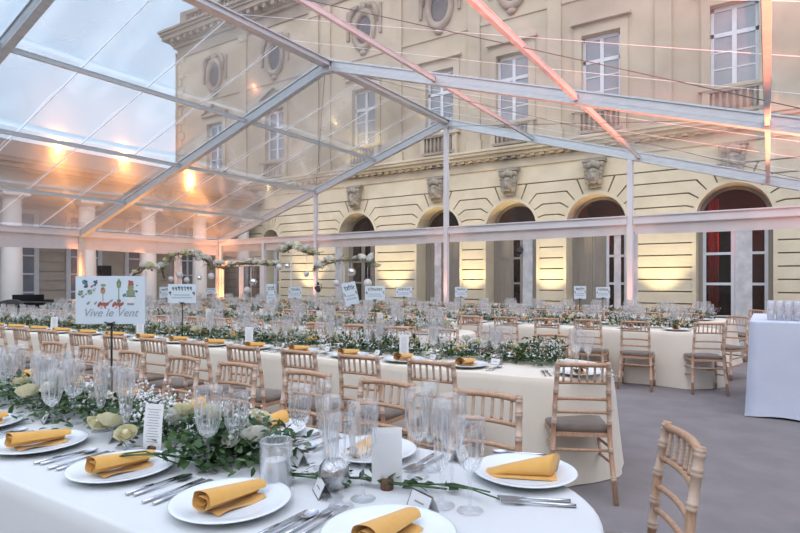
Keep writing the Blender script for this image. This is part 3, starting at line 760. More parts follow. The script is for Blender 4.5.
def cut_mesh(kind):
    b = MB(); L = .225
    if kind == 'knife':
        pts = [(-.006, -L / 2), (.006, -L / 2), (.0055, -.01), (.010, .0), (.011, .07), (.004, L / 2), (-.002, L / 2 - .004), (-.006, .0)]
        b.prism(pts, .001, .006, 'z')
        b.tube([(0, -L / 2, .005), (0, -.06, .006), (0, -.012, .005)], [.006, .0065, .005], 8)
    else:
        for k in range(8):
            pass
        hp = [(0, -L / 2, .005), (0, -L / 2 + .04, .006), (0, 0, .008), (0, .04, .010)]
        b.tube(hp, [.0062, .0058, .004, .0035], 8)
        if kind == 'spoon':
            vs = []; n = 14
            for r, z in ((1, .012), (.75, .007), (.35, .004), (0.01, .003)):
                for j in range(n):
                    t = 2 * PI * j / n; vs.append((.021 * r * math.sin(t), .072 + .035 * r * math.cos(t), z))
            b.add(vs, [(i * n + j, i * n + (j + 1) % n, (i + 1) * n + (j + 1) % n, (i + 1) * n + j) for i in range(3) for j in range(n)], 0, True)
            b.add([(x, y, z - .0015) for x, y, z in vs], [(i * n + j, i * n + (j + 1) % n, (i + 1) * n + (j + 1) % n, (i + 1) * n + j) for i in range(3) for j in range(n)], 0, True)
        else:
            b.prism([(-.004, .035), (.004, .035), (.0125, .06), (.0125, .072), (-.0125, .072), (-.0125, .06)], .008, .0105, 'z')
            for k in range(4):
                x = -.0108 + .0072 * k; b.bar((x, .07, .0095), (x * .9, .118, .011), .0038, .002)
    return b.mesh(kind, 'steel')
CUT = {k: cut_mesh(k) for k in ('knife', 'fork', 'spoon')}

def bowl_prof(kind):
    # outer profile from the stem up to the rim, then back inside (radius, height)
    if kind == 'wine':  o = [(.007, .115), (.014, .122), (.030, .138), (.040, .165), (.0445, .20), (.0465, .235), (.0485, .285)]
    elif kind == 'water': o = [(.007, .125), (.016, .132), (.034, .150), (.044, .185), (.0475, .22), (.049, .26), (.0525, .315)]
    else:                 o = [(.006, .10), (.012, .11), (.020, .135), (.0265, .18), (.031, .23), (.0335, .28), (.0355, .33)]
    return o
def glass_part(kind, n, near):
    o = bowl_prof(kind); z1 = o[-1][1]; z0 = o[0][1]
    def fl(i, z, t):
        q = (z - z0) / (z1 - z0)
        if not near or q > .82 or q < .02: return 0
        return .06 * (abs(math.cos(6 * t)) - .5) * (1 - q * .7)
    bowl = MB()
    rings = []
    for (r0, a0), (r1, a1) in zip(o, o[1:]):
        for k in range(3 if near else 1): rings.append((r0 + (r1 - r0) * k / (3 if near else 1), a0 + (a1 - a0) * k / (3 if near else 1)))
    rings.append(o[-1]); k0 = len(bowl.f); bowl.lathe(rings, n, flute=fl, smooth=not near)
    if near:
        for q in range(len(rings) - 1):
            zq = (rings[q][1] - z0) / (z1 - z0)
            for j in range(n):
                if (j % 4 == 1 and .05 < zq < .72) or (q % 3 == 1 and j % 4 == 3 and zq < .3): bowl.m[k0 + q * n + j] = 1
    if near:
        inner = [(max(.001, r - .0028), z + (.004 if i == 0 else 0)) for i, (r, z) in enumerate(o)]
        bowl.lathe([(o[-1][0], z1)] + list(reversed(inner)) + [(.0005, o[0][1] + .006)], n)
    stem = MB(); s0 = [(.011, .008), (.0062, .016), (.0052, .04), (.0075, .055), (.0095, .06), (.0075, .065), (.0055, .075), (.0055, z0 - .02), (.0088, z0 - .012), (.007, z0 + .001)]
    stem.lathe(s0, 10 if near else 5)
    foot = MB(); foot.lathe([(.0, .0), (.041, .0), (.0415, .002), (.036, .004), (.014, .008), (.006, .012)], n if near else 8)
    return bowl, stem, foot
GL = {}; GLF = {}
for kd in ('wine', 'water', 'flute'):
    GL[kd] = [(nm, bb.mesh(nm, ['glass', 'glass_cut'])) for nm, bb in zip(('bowl', 'stem', 'foot'), glass_part(kd, 48, True))]
    b = MB()
    for q in glass_part(kd, 9, False): b.add(q.v, q.f, 0, True)
    GLF[kd] = b.mesh(kd + '_glass', 'glass_far')
GNAME = {'wine': 'wine_glass', 'water': 'water_goblet', 'flute': 'champagne_flute'}
GWORD = {'wine': 'cut wine glass', 'water': 'large cut water goblet', 'flute': 'tall champagne flute'}
GP = {}
def place_glass(kind, x, y, label, near, group, z=T):
    rz = random.random() * 6
    if near:
        if kind not in GP:
            r = thing(GNAME[kind], label, 'glass', (x, y, z + .0015), rz, group)
            for nm, me in GL[kind]: link(nm, me, r)
            GP[kind] = r; return r
        return dup(GP[kind], (x, y, z + .0015), rz, label, group)
    return tag(link(GNAME[kind], GLF[kind], None, (x, y, z), rz), label, 'glass', group)

def card_mesh():
    b = MB(); w, h, d = .05, .052, .024
    b.add([(-w, -d, 0), (w, -d, 0), (w, 0, h), (-w, 0, h), (w, d, 0), (-w, d, 0)], [(0, 1, 2, 3), (3, 2, 4, 5)])
    b.add([(-w, -d * .97, 0.001), (w, -d * .97, 0.001), (w, 0, h - .002), (-w, 0, h - .002), (w, d * .97, .001), (-w, d * .97, .001)], [(3, 2, 1, 0), (5, 4, 2, 3)])
    e = .0022
    for s in (-1, 1):
        q = lambda x, t: (x, s * d * (1 - t) * 1.02 + s * .0006, h * t + .0006)
        for x0, x1, t0, t1 in ((-w, w, .0, .05), (-w, w, .94, 1.0), (-w, -w + e, 0, 1), (w - e, w, 0, 1)): b.add([q(x0, t0), q(x1, t0), q(x1, t1), q(x0, t1)], [(0, 1, 2, 3)], 1)
        for k in range(1): b.add([q(-.022, .42), q(.022, .42), q(.022, .50), q(-.022, .50)], [(0, 1, 2, 3)], 2)
    return b.mesh('place_card', ['paper', 'ink', 'ink_grey'], fix=False)
CARD = card_mesh()
def menu_parts():
    b = MB(); vs = []; n = 8; hw, h = .043, .185
    for i in range(n + 1):
        z = .018 + h * i / n; lean = .018 * (i / n) ** 2
        for dy in (0, .0012):
            for x in (-hw, hw): vs.append((x, lean + dy, z))
    fs = []
    for i in range(n):
        o = 4 * i; fs += [(o, o + 1, o + 5, o + 4), (o + 2, o + 6, o + 7, o + 3), (o, o + 4, o + 6, o + 2), (o + 1, o + 3, o + 7, o + 5)]
    b.add(vs, fs + [(0, 2, 3, 1), (4 * n, 4 * n + 1, 4 * n + 3, 4 * n + 2)])
    for k in range(13):
        t = .88 - k * .058; z = .018 + h * t; y = .018 * t * t - .0009; wd = hw * (.75 - .3 * ((k * 37) % 10) / 10)
        b.add([(-wd, y, z), (wd, y, z), (wd, y + .0002, z + .0022), (-wd, y + .0002, z + .0022)], [(0, 1, 2, 3)], 1)
    c = MB(); c.lathe([(0, 0), (.018, 0), (.0185, .003), (.0185, .034), (.017, .036), (.0, .036)], 14)
    return b.mesh('card_sheet', ['paper', 'ink_grey'], fix=False), c.mesh('cork_holder', 'cork')
MENU = menu_parts(); MROOT = None
def place_menu(x, y, rz, label, group, z=T):
    global MROOT
    if MROOT is None:
        MROOT = thing('menu_card', label, 'menu', (x, y, z), rz, group); link('card_sheet', MENU[0], MROOT); tag(link('cork_holder', MENU[1], MROOT), 'dark brown cork stub gripping the card'); return MROOT
    return dup(MROOT, (x, y, z), rz, label, group)

# ------------------------------------------------------------------ flowers
def leaf(b, p, d, up, L, w, mi=0):
    d = d.normalized(); s = d.cross(up); s = s.normalized() if s.length > 1e-4 else Vector((1, 0, 0)); n = s.cross(d)
    pts = [p, p + d * L * .35 + s * w * .5 + n * L * .05, p + d * L * .35 - s * w * .5 + n * L * .05, p + d * L * .45 + n * L * .0, p + d * L * .75 + s * w * .32, p + d * L * .75 - s * w * .32, p + d * L - n * L * .12]
    b.add(pts, [(0, 1, 3), (0, 3, 2), (1, 4, 3), (3, 5, 2), (3, 4, 6), (3, 6, 5)], mi, True)
def foliage(seed, count, LX, wy, zt, Ls=(.04, .075), mats='leaf', ivy=False):
    rn = random.Random(seed); b = MB()
    for k in range(count):
        x = rn.uniform(-LX, LX); y = rn.gauss(0, wy); prof = max(.15, 1 - (abs(y) / (wy * 2.6)) ** 2); z = rn.uniform(.0, zt) * prof + .012
        d = Vector((rn.gauss(0, 1), rn.gauss(0, 1) + y * 6, rn.gauss(.25, .6)))
        L = rn.uniform(*Ls); p = Vector((x, y, z))
        if z + d.normalized().z * L < .004: d.z = abs(d.z)
        leaf(b, p, d, Vector((rn.gauss(0, .4), rn.gauss(0, .4), 1)), L, L * rn.uniform(.5, .75))
    for k in range(max(3, int(LX * 9))):
        x = rn.uniform(-LX, LX * .7); b.tube([(x, rn.gauss(0, wy * .5), .02), (x + .12, rn.gauss(0, wy * .6), rn.uniform(.03, zt * .8)), (x + .25, rn.gauss(0, wy), rn.uniform(.03, zt))], .003, 4, cap=False)
    return b.mesh('foliage', mats, fix=False)
def breath(seed, count, LX, wy, z0, z1):
    rn = random.Random(seed); b = MB(); c = [(rn.uniform(-LX, LX), rn.gauss(0, wy * .6)) for _ in range(9)]
    for k in range(count):
        cx, cy = c[k % 9]; p = Vector((cx + rn.gauss(0, .055), cy + rn.gauss(0, .045), rn.uniform(z0, z1))); r = rn.uniform(.005, .0105)
        b.add([p + Vector(q) * r for q in ((1, 0, 0), (-1, 0, 0), (0, 1, 0), (0, -1, 0), (0, 0, 1), (0, 0, -1))], [(0, 2, 4), (2, 1, 4), (1, 3, 4), (3, 0, 4), (2, 0, 5), (1, 2, 5), (3, 1, 5), (0, 3, 5)], 0, True)
    return b.mesh('gypsophila', 'breath', fix=False)
def rose_mesh(m, n=1):
    b = MB(); rn = random.Random(5)
    b.ball((0, 0, .006), .018, 10, sq=(1, 1, 1.2))
    for lay, (rad, hgt, k, op) in enumerate(((.017, .026, 3, .0), (.026, .026, 4, .15), (.035, .022, 5, .35), (.043, .013, 6, .7))):
        for j in range(k):
            a = 2 * PI * (j + lay * .4) / k; vs = []
            for u in range(5):
                t = a + (u - 2) / 2 * (PI / k * 1.35)
                for w in range(4):
                    q = w / 3; rr = rad * (.35 + .65 * math.sin(q * PI / 2)) + op * .012 * q * q
                    z = -.022 + (hgt + .022) * q - abs(u - 2) * .0025 * q
                    vs.append((rr * math.cos(t), rr * math.sin(t), z))
            b.add(vs, [(u * 4 + w, u * 4 + w + 1, (u + 1) * 4 + w + 1, (u + 1) * 4 + w) for u in range(4) for w in range(3)], 0, True)
    return b.mesh('rose', m, fix=False)
ROSES = [rose_mesh('rose'), rose_mesh('rose_white'), rose_mesh('rose_peach')]
FOL = [foliage(s, 620, .6, .075, .15, (.028, .055)) for s in (1, 2, 3)]; FOLP = [foliage(s + 20, 200, .6, .08, .17, (.025, .045), 'leaf_pale') for s in (1, 2, 3)]
BRE = [breath(s, c_, .58, .09, .07, .21) for s, c_ in ((1, 480), (2, 260), (3, 420))]
GAR = []
for k in range(3):
    g = thing('flower_garland', 'x', 'garland'); GAR.append(g)
    link('foliage', FOL[k], g)['kind'] = 'stuff'; tag(link('pale_foliage', FOLP[k], g), 'greyer paler green leaves', kind='stuff'); link('gypsophila', BRE[k], g)['kind'] = 'stuff'
    rn = random.Random(40 + k)
    for j in range(6 - k):
        o = link('rose', ROSES[rn.choice((0, 0, 1))], g, (rn.uniform(-.5, .5), rn.gauss(0, .07), rn.uniform(.10, .2))); o.rotation_euler = (rn.uniform(-.7, .7), rn.uniform(-.7, .7), rn.uniform(0, 6)); sc_ = rn.uniform(.85, 1.2); o.scale = (sc_,) * 3
gused = [False] * 3
def place_garland(k, x, y, rz, label, group):
    if not gused[k]:
        gused[k] = True; g = GAR[k]; g.location = (x, y, T + .001); g.rotation_euler = (0, 0, rz); g['label'] = label; g['group'] = group; return g
    return dup(GAR[k], (x, y, T + .001), rz, label, group)

# ------------------------------------------------------------------ the long tables
class Row:
    def __init__(s, name, Ue, Vc, length, width, tilt, mat_, end_r):
        s.name, s.o, s.L, s.w, s.t, s.er = name, Vector((Ue, Vc, 0)), length, width, tilt, end_r
        s.ex = Vector((-math.cos(tilt), -math.sin(tilt), 0)); s.ey = Vector((-math.sin(tilt), math.cos(tilt), 0)); s.mat = mat_
    def at(s, x, y, z=0): p = s.o + s.ex * x + s.ey * y; return (p.x, p.y, z)
    def cloth(s, label):
        hw, rr = s.w / 2, s.er; P = []
        def arc(cx, cy, a0, a1, n=14):
            for i in range(n + 1):
                a = a0 + (a1 - a0) * i / n; P.append((cx + rr * math.cos(a), cy + rr * math.sin(a)))
        arc(rr, hw - rr, PI / 2, PI); arc(rr, -hw + rr, PI, 1.5 * PI)
        n = int((s.L - 2 * rr) / .07)
        for i in range(1, n): P.append((rr + (s.L - 2 * rr) * i / n, -hw))
        arc(s.L - rr, -hw + rr, -PI / 2, 0); arc(s.L - rr, hw - rr, 0, PI / 2)
        for i in range(1, n): P.append((s.L - rr - (s.L - 2 * rr) * i / n, hw))
        N = len(P); nor = []
        for i in range(N):
            a, c = P[i - 1], P[(i + 1) % N]; d = Vector((c[0] - a[0], c[1] - a[1])).normalized(); nor.append((d.y, -d.x))
        if (P[0][0] - rr) * nor[7][0] > 0: pass
        cx, cy = s.L / 2, 0
        vs = []; sl = 0; rn = random.Random(hash(s.name) % 97 if False else len(s.name)); ph = [rn.uniform(0, 6) for _ in range(6)]
        acc = [0.0]
        for i in range(1, N): acc.append(acc[-1] + math.dist(P[i], P[i - 1]))
        levels = [(T, -.012), (T - .003, -.003), (T - .010, .004), (T - .06, .010), (T * .75, .016), (T * .5, .017), (T * .25, .018), (.05, .019), (.006, .02)]
        for li, (z, off) in enumerate(levels):
            tt = 1 - z / T
            for i in range(N):
                nx, ny = nor[i]; q = acc[i]
                end = max(0, 1 - abs(P[i][0] - rr * .5) / (rr * 1.6)) if P[i][0] < s.L / 2 else 0
                wv = math.sin(q * 11 + ph[0]) * .5 + math.sin(q * 6.3 + ph[1]) * .35 + math.sin(q * 23 + ph[2]) * .15
                o = off + tt ** 1.2 * ((.008 + .05 * end) * (wv + .6) + .07 * end)
                vs.append((P[i][0] + nx * o, P[i][1] + ny * o, z))
        b = MB(); fs = [(l * N + i, l * N + (i + 1) % N, (l + 1) * N + (i + 1) % N, (l + 1) * N + i) for l in range(len(levels) - 1) for i in range(N)]
        b.add(vs, fs, 0, True); b.f.append(tuple(range(N))); b.m.append(0); b.sm.append(False)
        wv = [Vector(s.at(x, y, z)) for x, y, z in vs]; b.v = [tuple(p) for p in wv]
        # flip if normals ended up pointing inward
        o = obj('tablecloth', b, s.mat); return tag(o, label, 'tablecloth', 'long table cloths')
rows = [
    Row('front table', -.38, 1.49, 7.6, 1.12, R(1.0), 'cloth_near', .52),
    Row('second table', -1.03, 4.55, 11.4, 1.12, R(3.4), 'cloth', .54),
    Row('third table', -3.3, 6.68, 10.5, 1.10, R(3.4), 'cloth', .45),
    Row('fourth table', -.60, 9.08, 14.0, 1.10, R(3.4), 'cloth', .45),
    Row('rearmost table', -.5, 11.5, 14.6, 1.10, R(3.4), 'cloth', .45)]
for r_, l in zip(rows, ('near-white cloth over the front table laid with full place settings', 'cream cloth falling in folds over the second long table', 'cream cloth over the third long table, its end hidden by chairs',
                        'cream cloth over the fourth long table, flared by the bar table', 'cream cloth over the rearmost long table by the clear gable')): r_.cloth(l)
# chairs along the rows
def side_word(f): return 'far' if f else 'near'
def chair_line(row, xs, far, start=1, dets=0, off=.50):
    for i, x in enumerate(xs):
        rn = random.Random(i * 7 + (3 if far else 0) + len(row.name))
        y = (row.w / 2 + off + rn.uniform(-.01, .012)) * (1 if far else -1)
        p = row.at(x + rn.uniform(-.02, .02), y); rz = row.t + (PI if far else 0) + rn.uniform(-.05, .05)
        place_chair(p[0], p[1], rz, 'wooden spindle-back chair, %s from the aisle end along the %s side of the %s' % (ORD[i + start], side_word(far), row.name), 'chairs along the ' + row.name, i < dets)
SP = .60
chair_line(rows[0], [.74 + .59 * i for i in range(8)], True, 1, 8, .43)
chair_line(rows[1], [.95 + .585 * i for i in range(17)], False, 2, 16, .60)
chair_line(rows[1], [.75 + SP * i for i in range(17)], True, 1, 10, .46)
chair_line(rows[2], [.4 + SP * i for i in range(17)], False, 1, 4, .48)
chair_line(rows[2], [.4 + SP * i for i in range(17)], True, 1, 0, .46)
chair_line(rows[3], [.95 + SP * i for i in range(21)], False, 2, 7, .455)
chair_line(rows[3], [.7 + SP * i for i in range(22)], True)
chair_line(rows[4], [.7 + SP * i for i in range(23)], False, 1, 2)
chair_line(rows[4], [.7 + SP * i for i in range(23)], True)
# end chairs
def end_chair(cx, cy, fx, fy, label, grp='chairs at the table ends'): place_chair(cx, cy, math.atan2(-fx, fy), label, grp, True)
end_chair(-.305, 2.195, -.903, -.43, 'honey-toned spindle-back chair alone at the rounded end of the front table', None)
end_chair(-1.05, 3.81, -.45, .89, 'spindle-back chair with taupe cushion at the corner of second table end', None)
end_chair(-.65, 8.21, -.35, .94, 'spindle-back chair at the near corner of the fourth table end', None)
end_chair(-.42, 9.88, -.55, -.83, 'spindle-back chair at the far corner of the fourth table end', None)
end_chair(-.22, 12.12, -.72, -.69, 'spindle-back chair at the far corner of the rearmost table end', None)

# place settings; local frame: diner at -y looking +y
def setting(row, x, yo, far, idx, what, near_gl=False, gl=True, ang=None, pos=None, end=False, nap=None):
    if pos is None:
        pos = row.at(x, yo, T); rz = row.t + (PI if far else 0)
    else: rz = ang
    c_, s_ = math.cos(rz), math.sin(rz)
    def L(dx, dy): return (pos[0] + dx * c_ - dy * s_, pos[1] + dx * s_ + dy * c_)
    if end: wh = 'at the rounded end of the ' + row.name
    else: wh = 'at %s %s-side place from aisle end of the %s' % (ORD[idx], side_word(far), row.name)
    hi = what == 'full'
    o = link('dinner_plate', PLATE if hi else PLATE_F, None, (pos[0], pos[1], T + .001)); tag(o, 'white dinner plate ' + wh, 'plate', 'dinner plates on the ' + row.name)
    rn = random.Random(idx * 13 + (5 if far else 0) + len(row.name))
    o = link('napkin', nap or (NAP if hi else NAP_F), None, (pos[0], pos[1], T + .0135), rz + rn.uniform(-.12, .12) + (-PI / 2 if nap is NAP_W else 1.48)); tag(o, 'mustard rolled napkin ' + wh, 'napkin', 'mustard napkins on the ' + row.name)
    if hi:
        for kd, dx, dy, dr in (('fork', -.222, -.01, .03), ('fork', -.256, -.02, -.02), ('knife', .222, -.01, .02), ('spoon', .256, .0, -.03)):
            p = L(dx, dy); o = link(kd, CUT[kd], None, (p[0], p[1], T + .0015), rz + dr)
            w = {'knife': 'steel knife', 'spoon': 'steel spoon', 'fork': 'inner steel fork' if dx > -.24 else 'outer steel fork'}[kd]
            tag(o, w + ' ' + wh, 'cutlery', 'cutlery on the ' + row.name)
        p = L(*((-.03, .235) if idx == 1 and not far and not end and row.name == 'front table' else (.17, .235))); o = link('place_card', CARD, None, (p[0], p[1], T + .001), rz - .5 + rn.uniform(-.2, .2)); tag(o, 'white tent card ' + wh, 'place card', 'place cards on the ' + row.name)
    if gl:
        for kd, dx, dy in (('wine', .13, .31), ('water', .03, .29), ('flute', .085, .39)):
            if hi or not far or True:
                p = L(dx + rn.uniform(-.012, .012), dy - (.0 if hi else .06) + rn.uniform(-.012, .012))
                place_glass(kd, p[0], p[1], GWORD[kd] + ' ' + wh, near_gl, kd + ' glasses on the ' + row.name)
r1 = rows[0]
def loc1(px, py): return spot(px, py, T)
near1 = [(-.86, 1.25), (-1.40, 1.17), (-1.99, 1.16), (-2.58, 1.14), (-3.17, 1.13), (-3.76, 1.12)]
for i, (u, v) in enumerate(near1):
    setting(r1, 0, 0, False, i + 1, 'full', True, i > 3, ang=r1.t, pos=(u, v, T))
for i in range(7):
    setting(r1, .96 + .6 * i, .36, True, i + 1, 'full', True, i > 1)
setting(r1, 0, 0, False, 1, 'full', True, False, ang=math.atan2(.894, -.447), pos=(-.735, 1.93, T), end=True, nap=NAP_W)
GX = [(208, 473, 'water', 'just behind the ivy, left-hand of a pair'), (236, 467, 'wine', 'right behind a white rose at the ivy'), (300, 457, 'wine', 'behind the candle jar'), (331, 498, 'flute', 'touching the silver ball'),
      (341, 507, 'wine', 'nearest the camera before the silver ball'), (363, 499, 'water', 'beside the blank menu card'), (418, 477, 'water', 'behind the menu card, before a napkin'), (430, 470, 'flute', 'rear of the cluster near the end plate'),
      (442, 506, 'flute', 'middle of the cluster near the end plate'), (470, 511, 'wine', 'closest to the end plate'), (452, 488, 'water', 'half hidden inside the cluster by the end plate'), (52, 432, 'wine', 'before white gypsophila at the napkin row'), (74, 424, 'water', 'behind another glass in the gypsophila'),
      (126, 447, 'flute', 'with beaded stem among cream roses'), (324, 468, 'flute', 'just behind the silver ball')]
for px, py, kd, w in GX:
    p = loc1(px, py); place_glass(kd, p.x, p.y, GWORD[kd] + ' ' + w + ', front table', True, None)
# second table, both sides
for i in range(16):
    setting(rows[1], 1.06 + .585 * i, -.36, False, i + 1, 'full' if i < 8 else 'far', False)
    setting(rows[1], .85 + .6 * i, .36, True, i + 1, 'far', False)
p = spot(580, 375, T); setting(rows[1], 0, 0, False, 1, 'full', False, True, ang=math.atan2(.45, .89), pos=(p.x - .02, p.y + .02, T), end=True, nap=NAP)
for row, n in ((rows[2], 16), (rows[3], 22), (rows[4], 23)):
    for i in range(n):
        setting(row, .5 + .6 * i, -.36, False, i + 1, 'far'); setting(row, .5 + .6 * i, .36, True, i + 1, 'far')
# garlands
def gar_line(row, xs, yo=0, start=0):
    for i, x in enumerate(xs):
        p = row.at(x, yo); place_garland((i + start) % 3, p[0], p[1], row.t + (PI if i % 2 else 0), 'garland of leaves, roses and gypsophila, %s from the aisle end of the %s' % (ORD[i + 1], row.name), 'garlands along the ' + row.name)
gar_line(rows[0], [1.74 + 1.2 * i for i in range(5)], .05)
gar_line(rows[1], [1.0 + 1.26 * i for i in range(8)], .06, 1)
gar_line(rows[2], [.8 + 1.26 * i for i in range(8)], 0, 2)
gar_line(rows[3], [.9 + 1.26 * i for i in range(11)], 0)
gar_line(rows[4], [.9 + 1.26 * i for i in range(11)], 0, 1)
# big roses tucked in the front garland
for (px, py, z, k, w, s_) in ((110, 421, .86, 0, 'cream rose, largest of three before the front glasses', 1.1), (96, 424, .84, 0, 'cream rose, outermost of three in the front garland', .9), (126, 434, .83, 0, 'cream rose, lowest of three in the front garland', .9),
                              (255, 436, .87, 1, 'white rose lying over ivy behind the candle jar', 1.2), (232, 440, .86, 1, 'white rose half hidden behind a water goblet on the ivy', .9), (178, 416, .89, 1, 'small white rose beside the curved menu card', 1.0)):
    p = spot(px, py, z); o = link('cut_rose', ROSES[k], None, p); o.scale = (s_,) * 3; o.rotation_euler = (.5, -.35, 1.0 + px); tag(o, w, 'rose', 'roses tucked into the front garland')
for (px, py, seed, w) in ((372, 487, 77, 'by the cork of the blank menu'), (325, 482, 78, 'around the silver ball'), (285, 480, 79, 'in front of the candle jar'), (430, 492, 80, 'beneath the glass cluster')):
    p = loc1(px, py); o = link('ivy_sprig', foliage(seed, 12, .10, .02, .03, (.035, .05)), None, (p.x, p.y, T + .001), .25); tag(o, 'thin ivy sprig lying on the white cloth ' + w, 'ivy sprig', 'ivy sprigs on the front table')
for (px, py, z_, seed, n_, w) in ((252, 462, .13, 91, 120, 'beside the candle jar'), (200, 466, .12, 92, 100, 'behind the paired goblets and plate'), (225, 458, .15, 93, 110, 'below the white rose')):
    p = loc1(px, py); o = link('ivy_clump', foliage(seed, n_, .12, .055, z_, (.035, .06)), None, (p.x, p.y, T + .001), .25 + seed); tag(o, 'dense dark ivy clump spilling on the front table ' + w, 'ivy', 'ivy clumps on the front table')
for (px, py, seed, w) in ((540, 362, 95, 'at the aisle end of the second table'), (372, 350, 96, 'halfway along the second table before a menu card')):
    p = loc1(px, py); o = link('ivy_clump', foliage(seed, 260, .20, .08, .20, (.03, .055)), None, (p.x, p.y, T + .001), .1); tag(o, 'bushy dark green ivy mound ' + w, 'ivy', 'ivy mounds on the second table')
# candle jar, silver ball, menus, cards
p = loc1(276, 486)
cj = thing('candle_jar', 'clear glass jar holding a white pillar candle on the front table', 'candle', (p.x, p.y, T + .001))
b = MB(); b.lathe([(.0, .0), (.052, .0), (.056, .006), (.056, .155), (.054, .16), (.051, .155), (.051, .012), (.0, .010)], 32); obj('jar', b, 'jar', cj)
b = MB(); b.lathe([(.0, .0105), (.037, .0105), (.038, .014), (.038, .088), (.035, .092), (.012, .088), (.0, .087)], 24); pc = obj('pillar_candle', b, 'candle', cj)
obj('wick', MB().tube([(0, 0, .087), (.002, 0, .10)], .0012, 5), 'ink', pc)
p = loc1(334, 489)
b = MB(); b.lathe([(.0, .0), (.024, .001), (.04, .012), (.051, .034), (.0535, .055), (.048, .08), (.034, .098), (.020, .104), (.018, .1), (.032, .092), (.044, .076), (.049, .055), (.02, .02), (.0, .018)], 32)
tag(obj('votive_ball', b, 'silver', None, (p.x, p.y, T + .001)), 'round hammered silver tealight ball among glasses on the front table', 'candle holder')
p = loc1(152, 455); place_menu(p.x, p.y, YAW - .25, 'curved white menu card in cork stub beside cream roses', None)
p = loc1(387, 489); MB_ = MENU[0].copy(); MB_.materials[1] = M['paper']; o = place_menu(p.x, p.y, YAW + .05, 'wide blank white card in cork stub before the glass cluster', None); o.scale = (1.2, 1.2, 1.0); o.children[0].data = MB_ if 'sheet' in o.children[0].name else o.children[0].data; o.children[1].data = MB_ if 'sheet' in o.children[1].name else o.children[1].data
for i, (px, py) in enumerate(((404, 357), (249, 346), (140, 338), (54, 332))):
    p = spot(px, py, T); place_menu(p.x, p.y, YAW + .1 * (i - 1), 'white menu card standing on the second table, %s from the aisle end' % ORD[i + 1], 'menus on the second table')
for i, (px, py) in enumerate(((319, 324), (380, 326), (208, 321), (262, 321))):
    p = spot(px, py, T); place_menu(p.x, p.y, YAW, 'white menu card standing on the third table, %s from the aisle end' % ['second', 'first', 'fourth', 'third'][i], 'menus on the third table')

# ------------------------------------------------------------------ table signs
def text_mesh(txt, size, shear=.35):
    cu = DATA.curves.new('lettering', 'FONT'); cu.body = txt; cu.size = size; cu.shear = shear; cu.align_x = 'CENTER'; cu.extrude = .0006; cu.resolution_u = 3
    o = DATA.objects.new('lettering', cu); col.objects.link(o); dg = bpy.context.evaluated_depsgraph_get()
    me = DATA.meshes.new_from_object(o.evaluated_get(dg)); DATA.objects.remove(o); me.transform(Matrix.Rotation(PI / 2, 4, 'X')); return me
INKS = ['ink_teal', 'ink_navy', 'ink_red', 'ink_green', 'ink_tan', 'ink_grey', 'ink_olive', 'paper']
def disc(b, x, z, rx, rz_, mi, y=-.0045, n=12, rot=0):
    pts = []
    for j in range(n):
        t = 2 * PI * j / n; px, pz = rx * math.cos(t), rz_ * math.sin(t)
        pts.append((x + px * math.cos(rot) - pz * math.sin(rot), y, z + px * math.sin(rot) + pz * math.cos(rot)))
    b.add(pts, [tuple(range(n))], mi)
def rect(b, x0, x1, z0, z1, mi, y=-.0048): b.add([(x0, y, z0), (x1, y, z0), (x1, y, z1), (x0, y, z1)], [(0, 1, 2, 3)], mi)
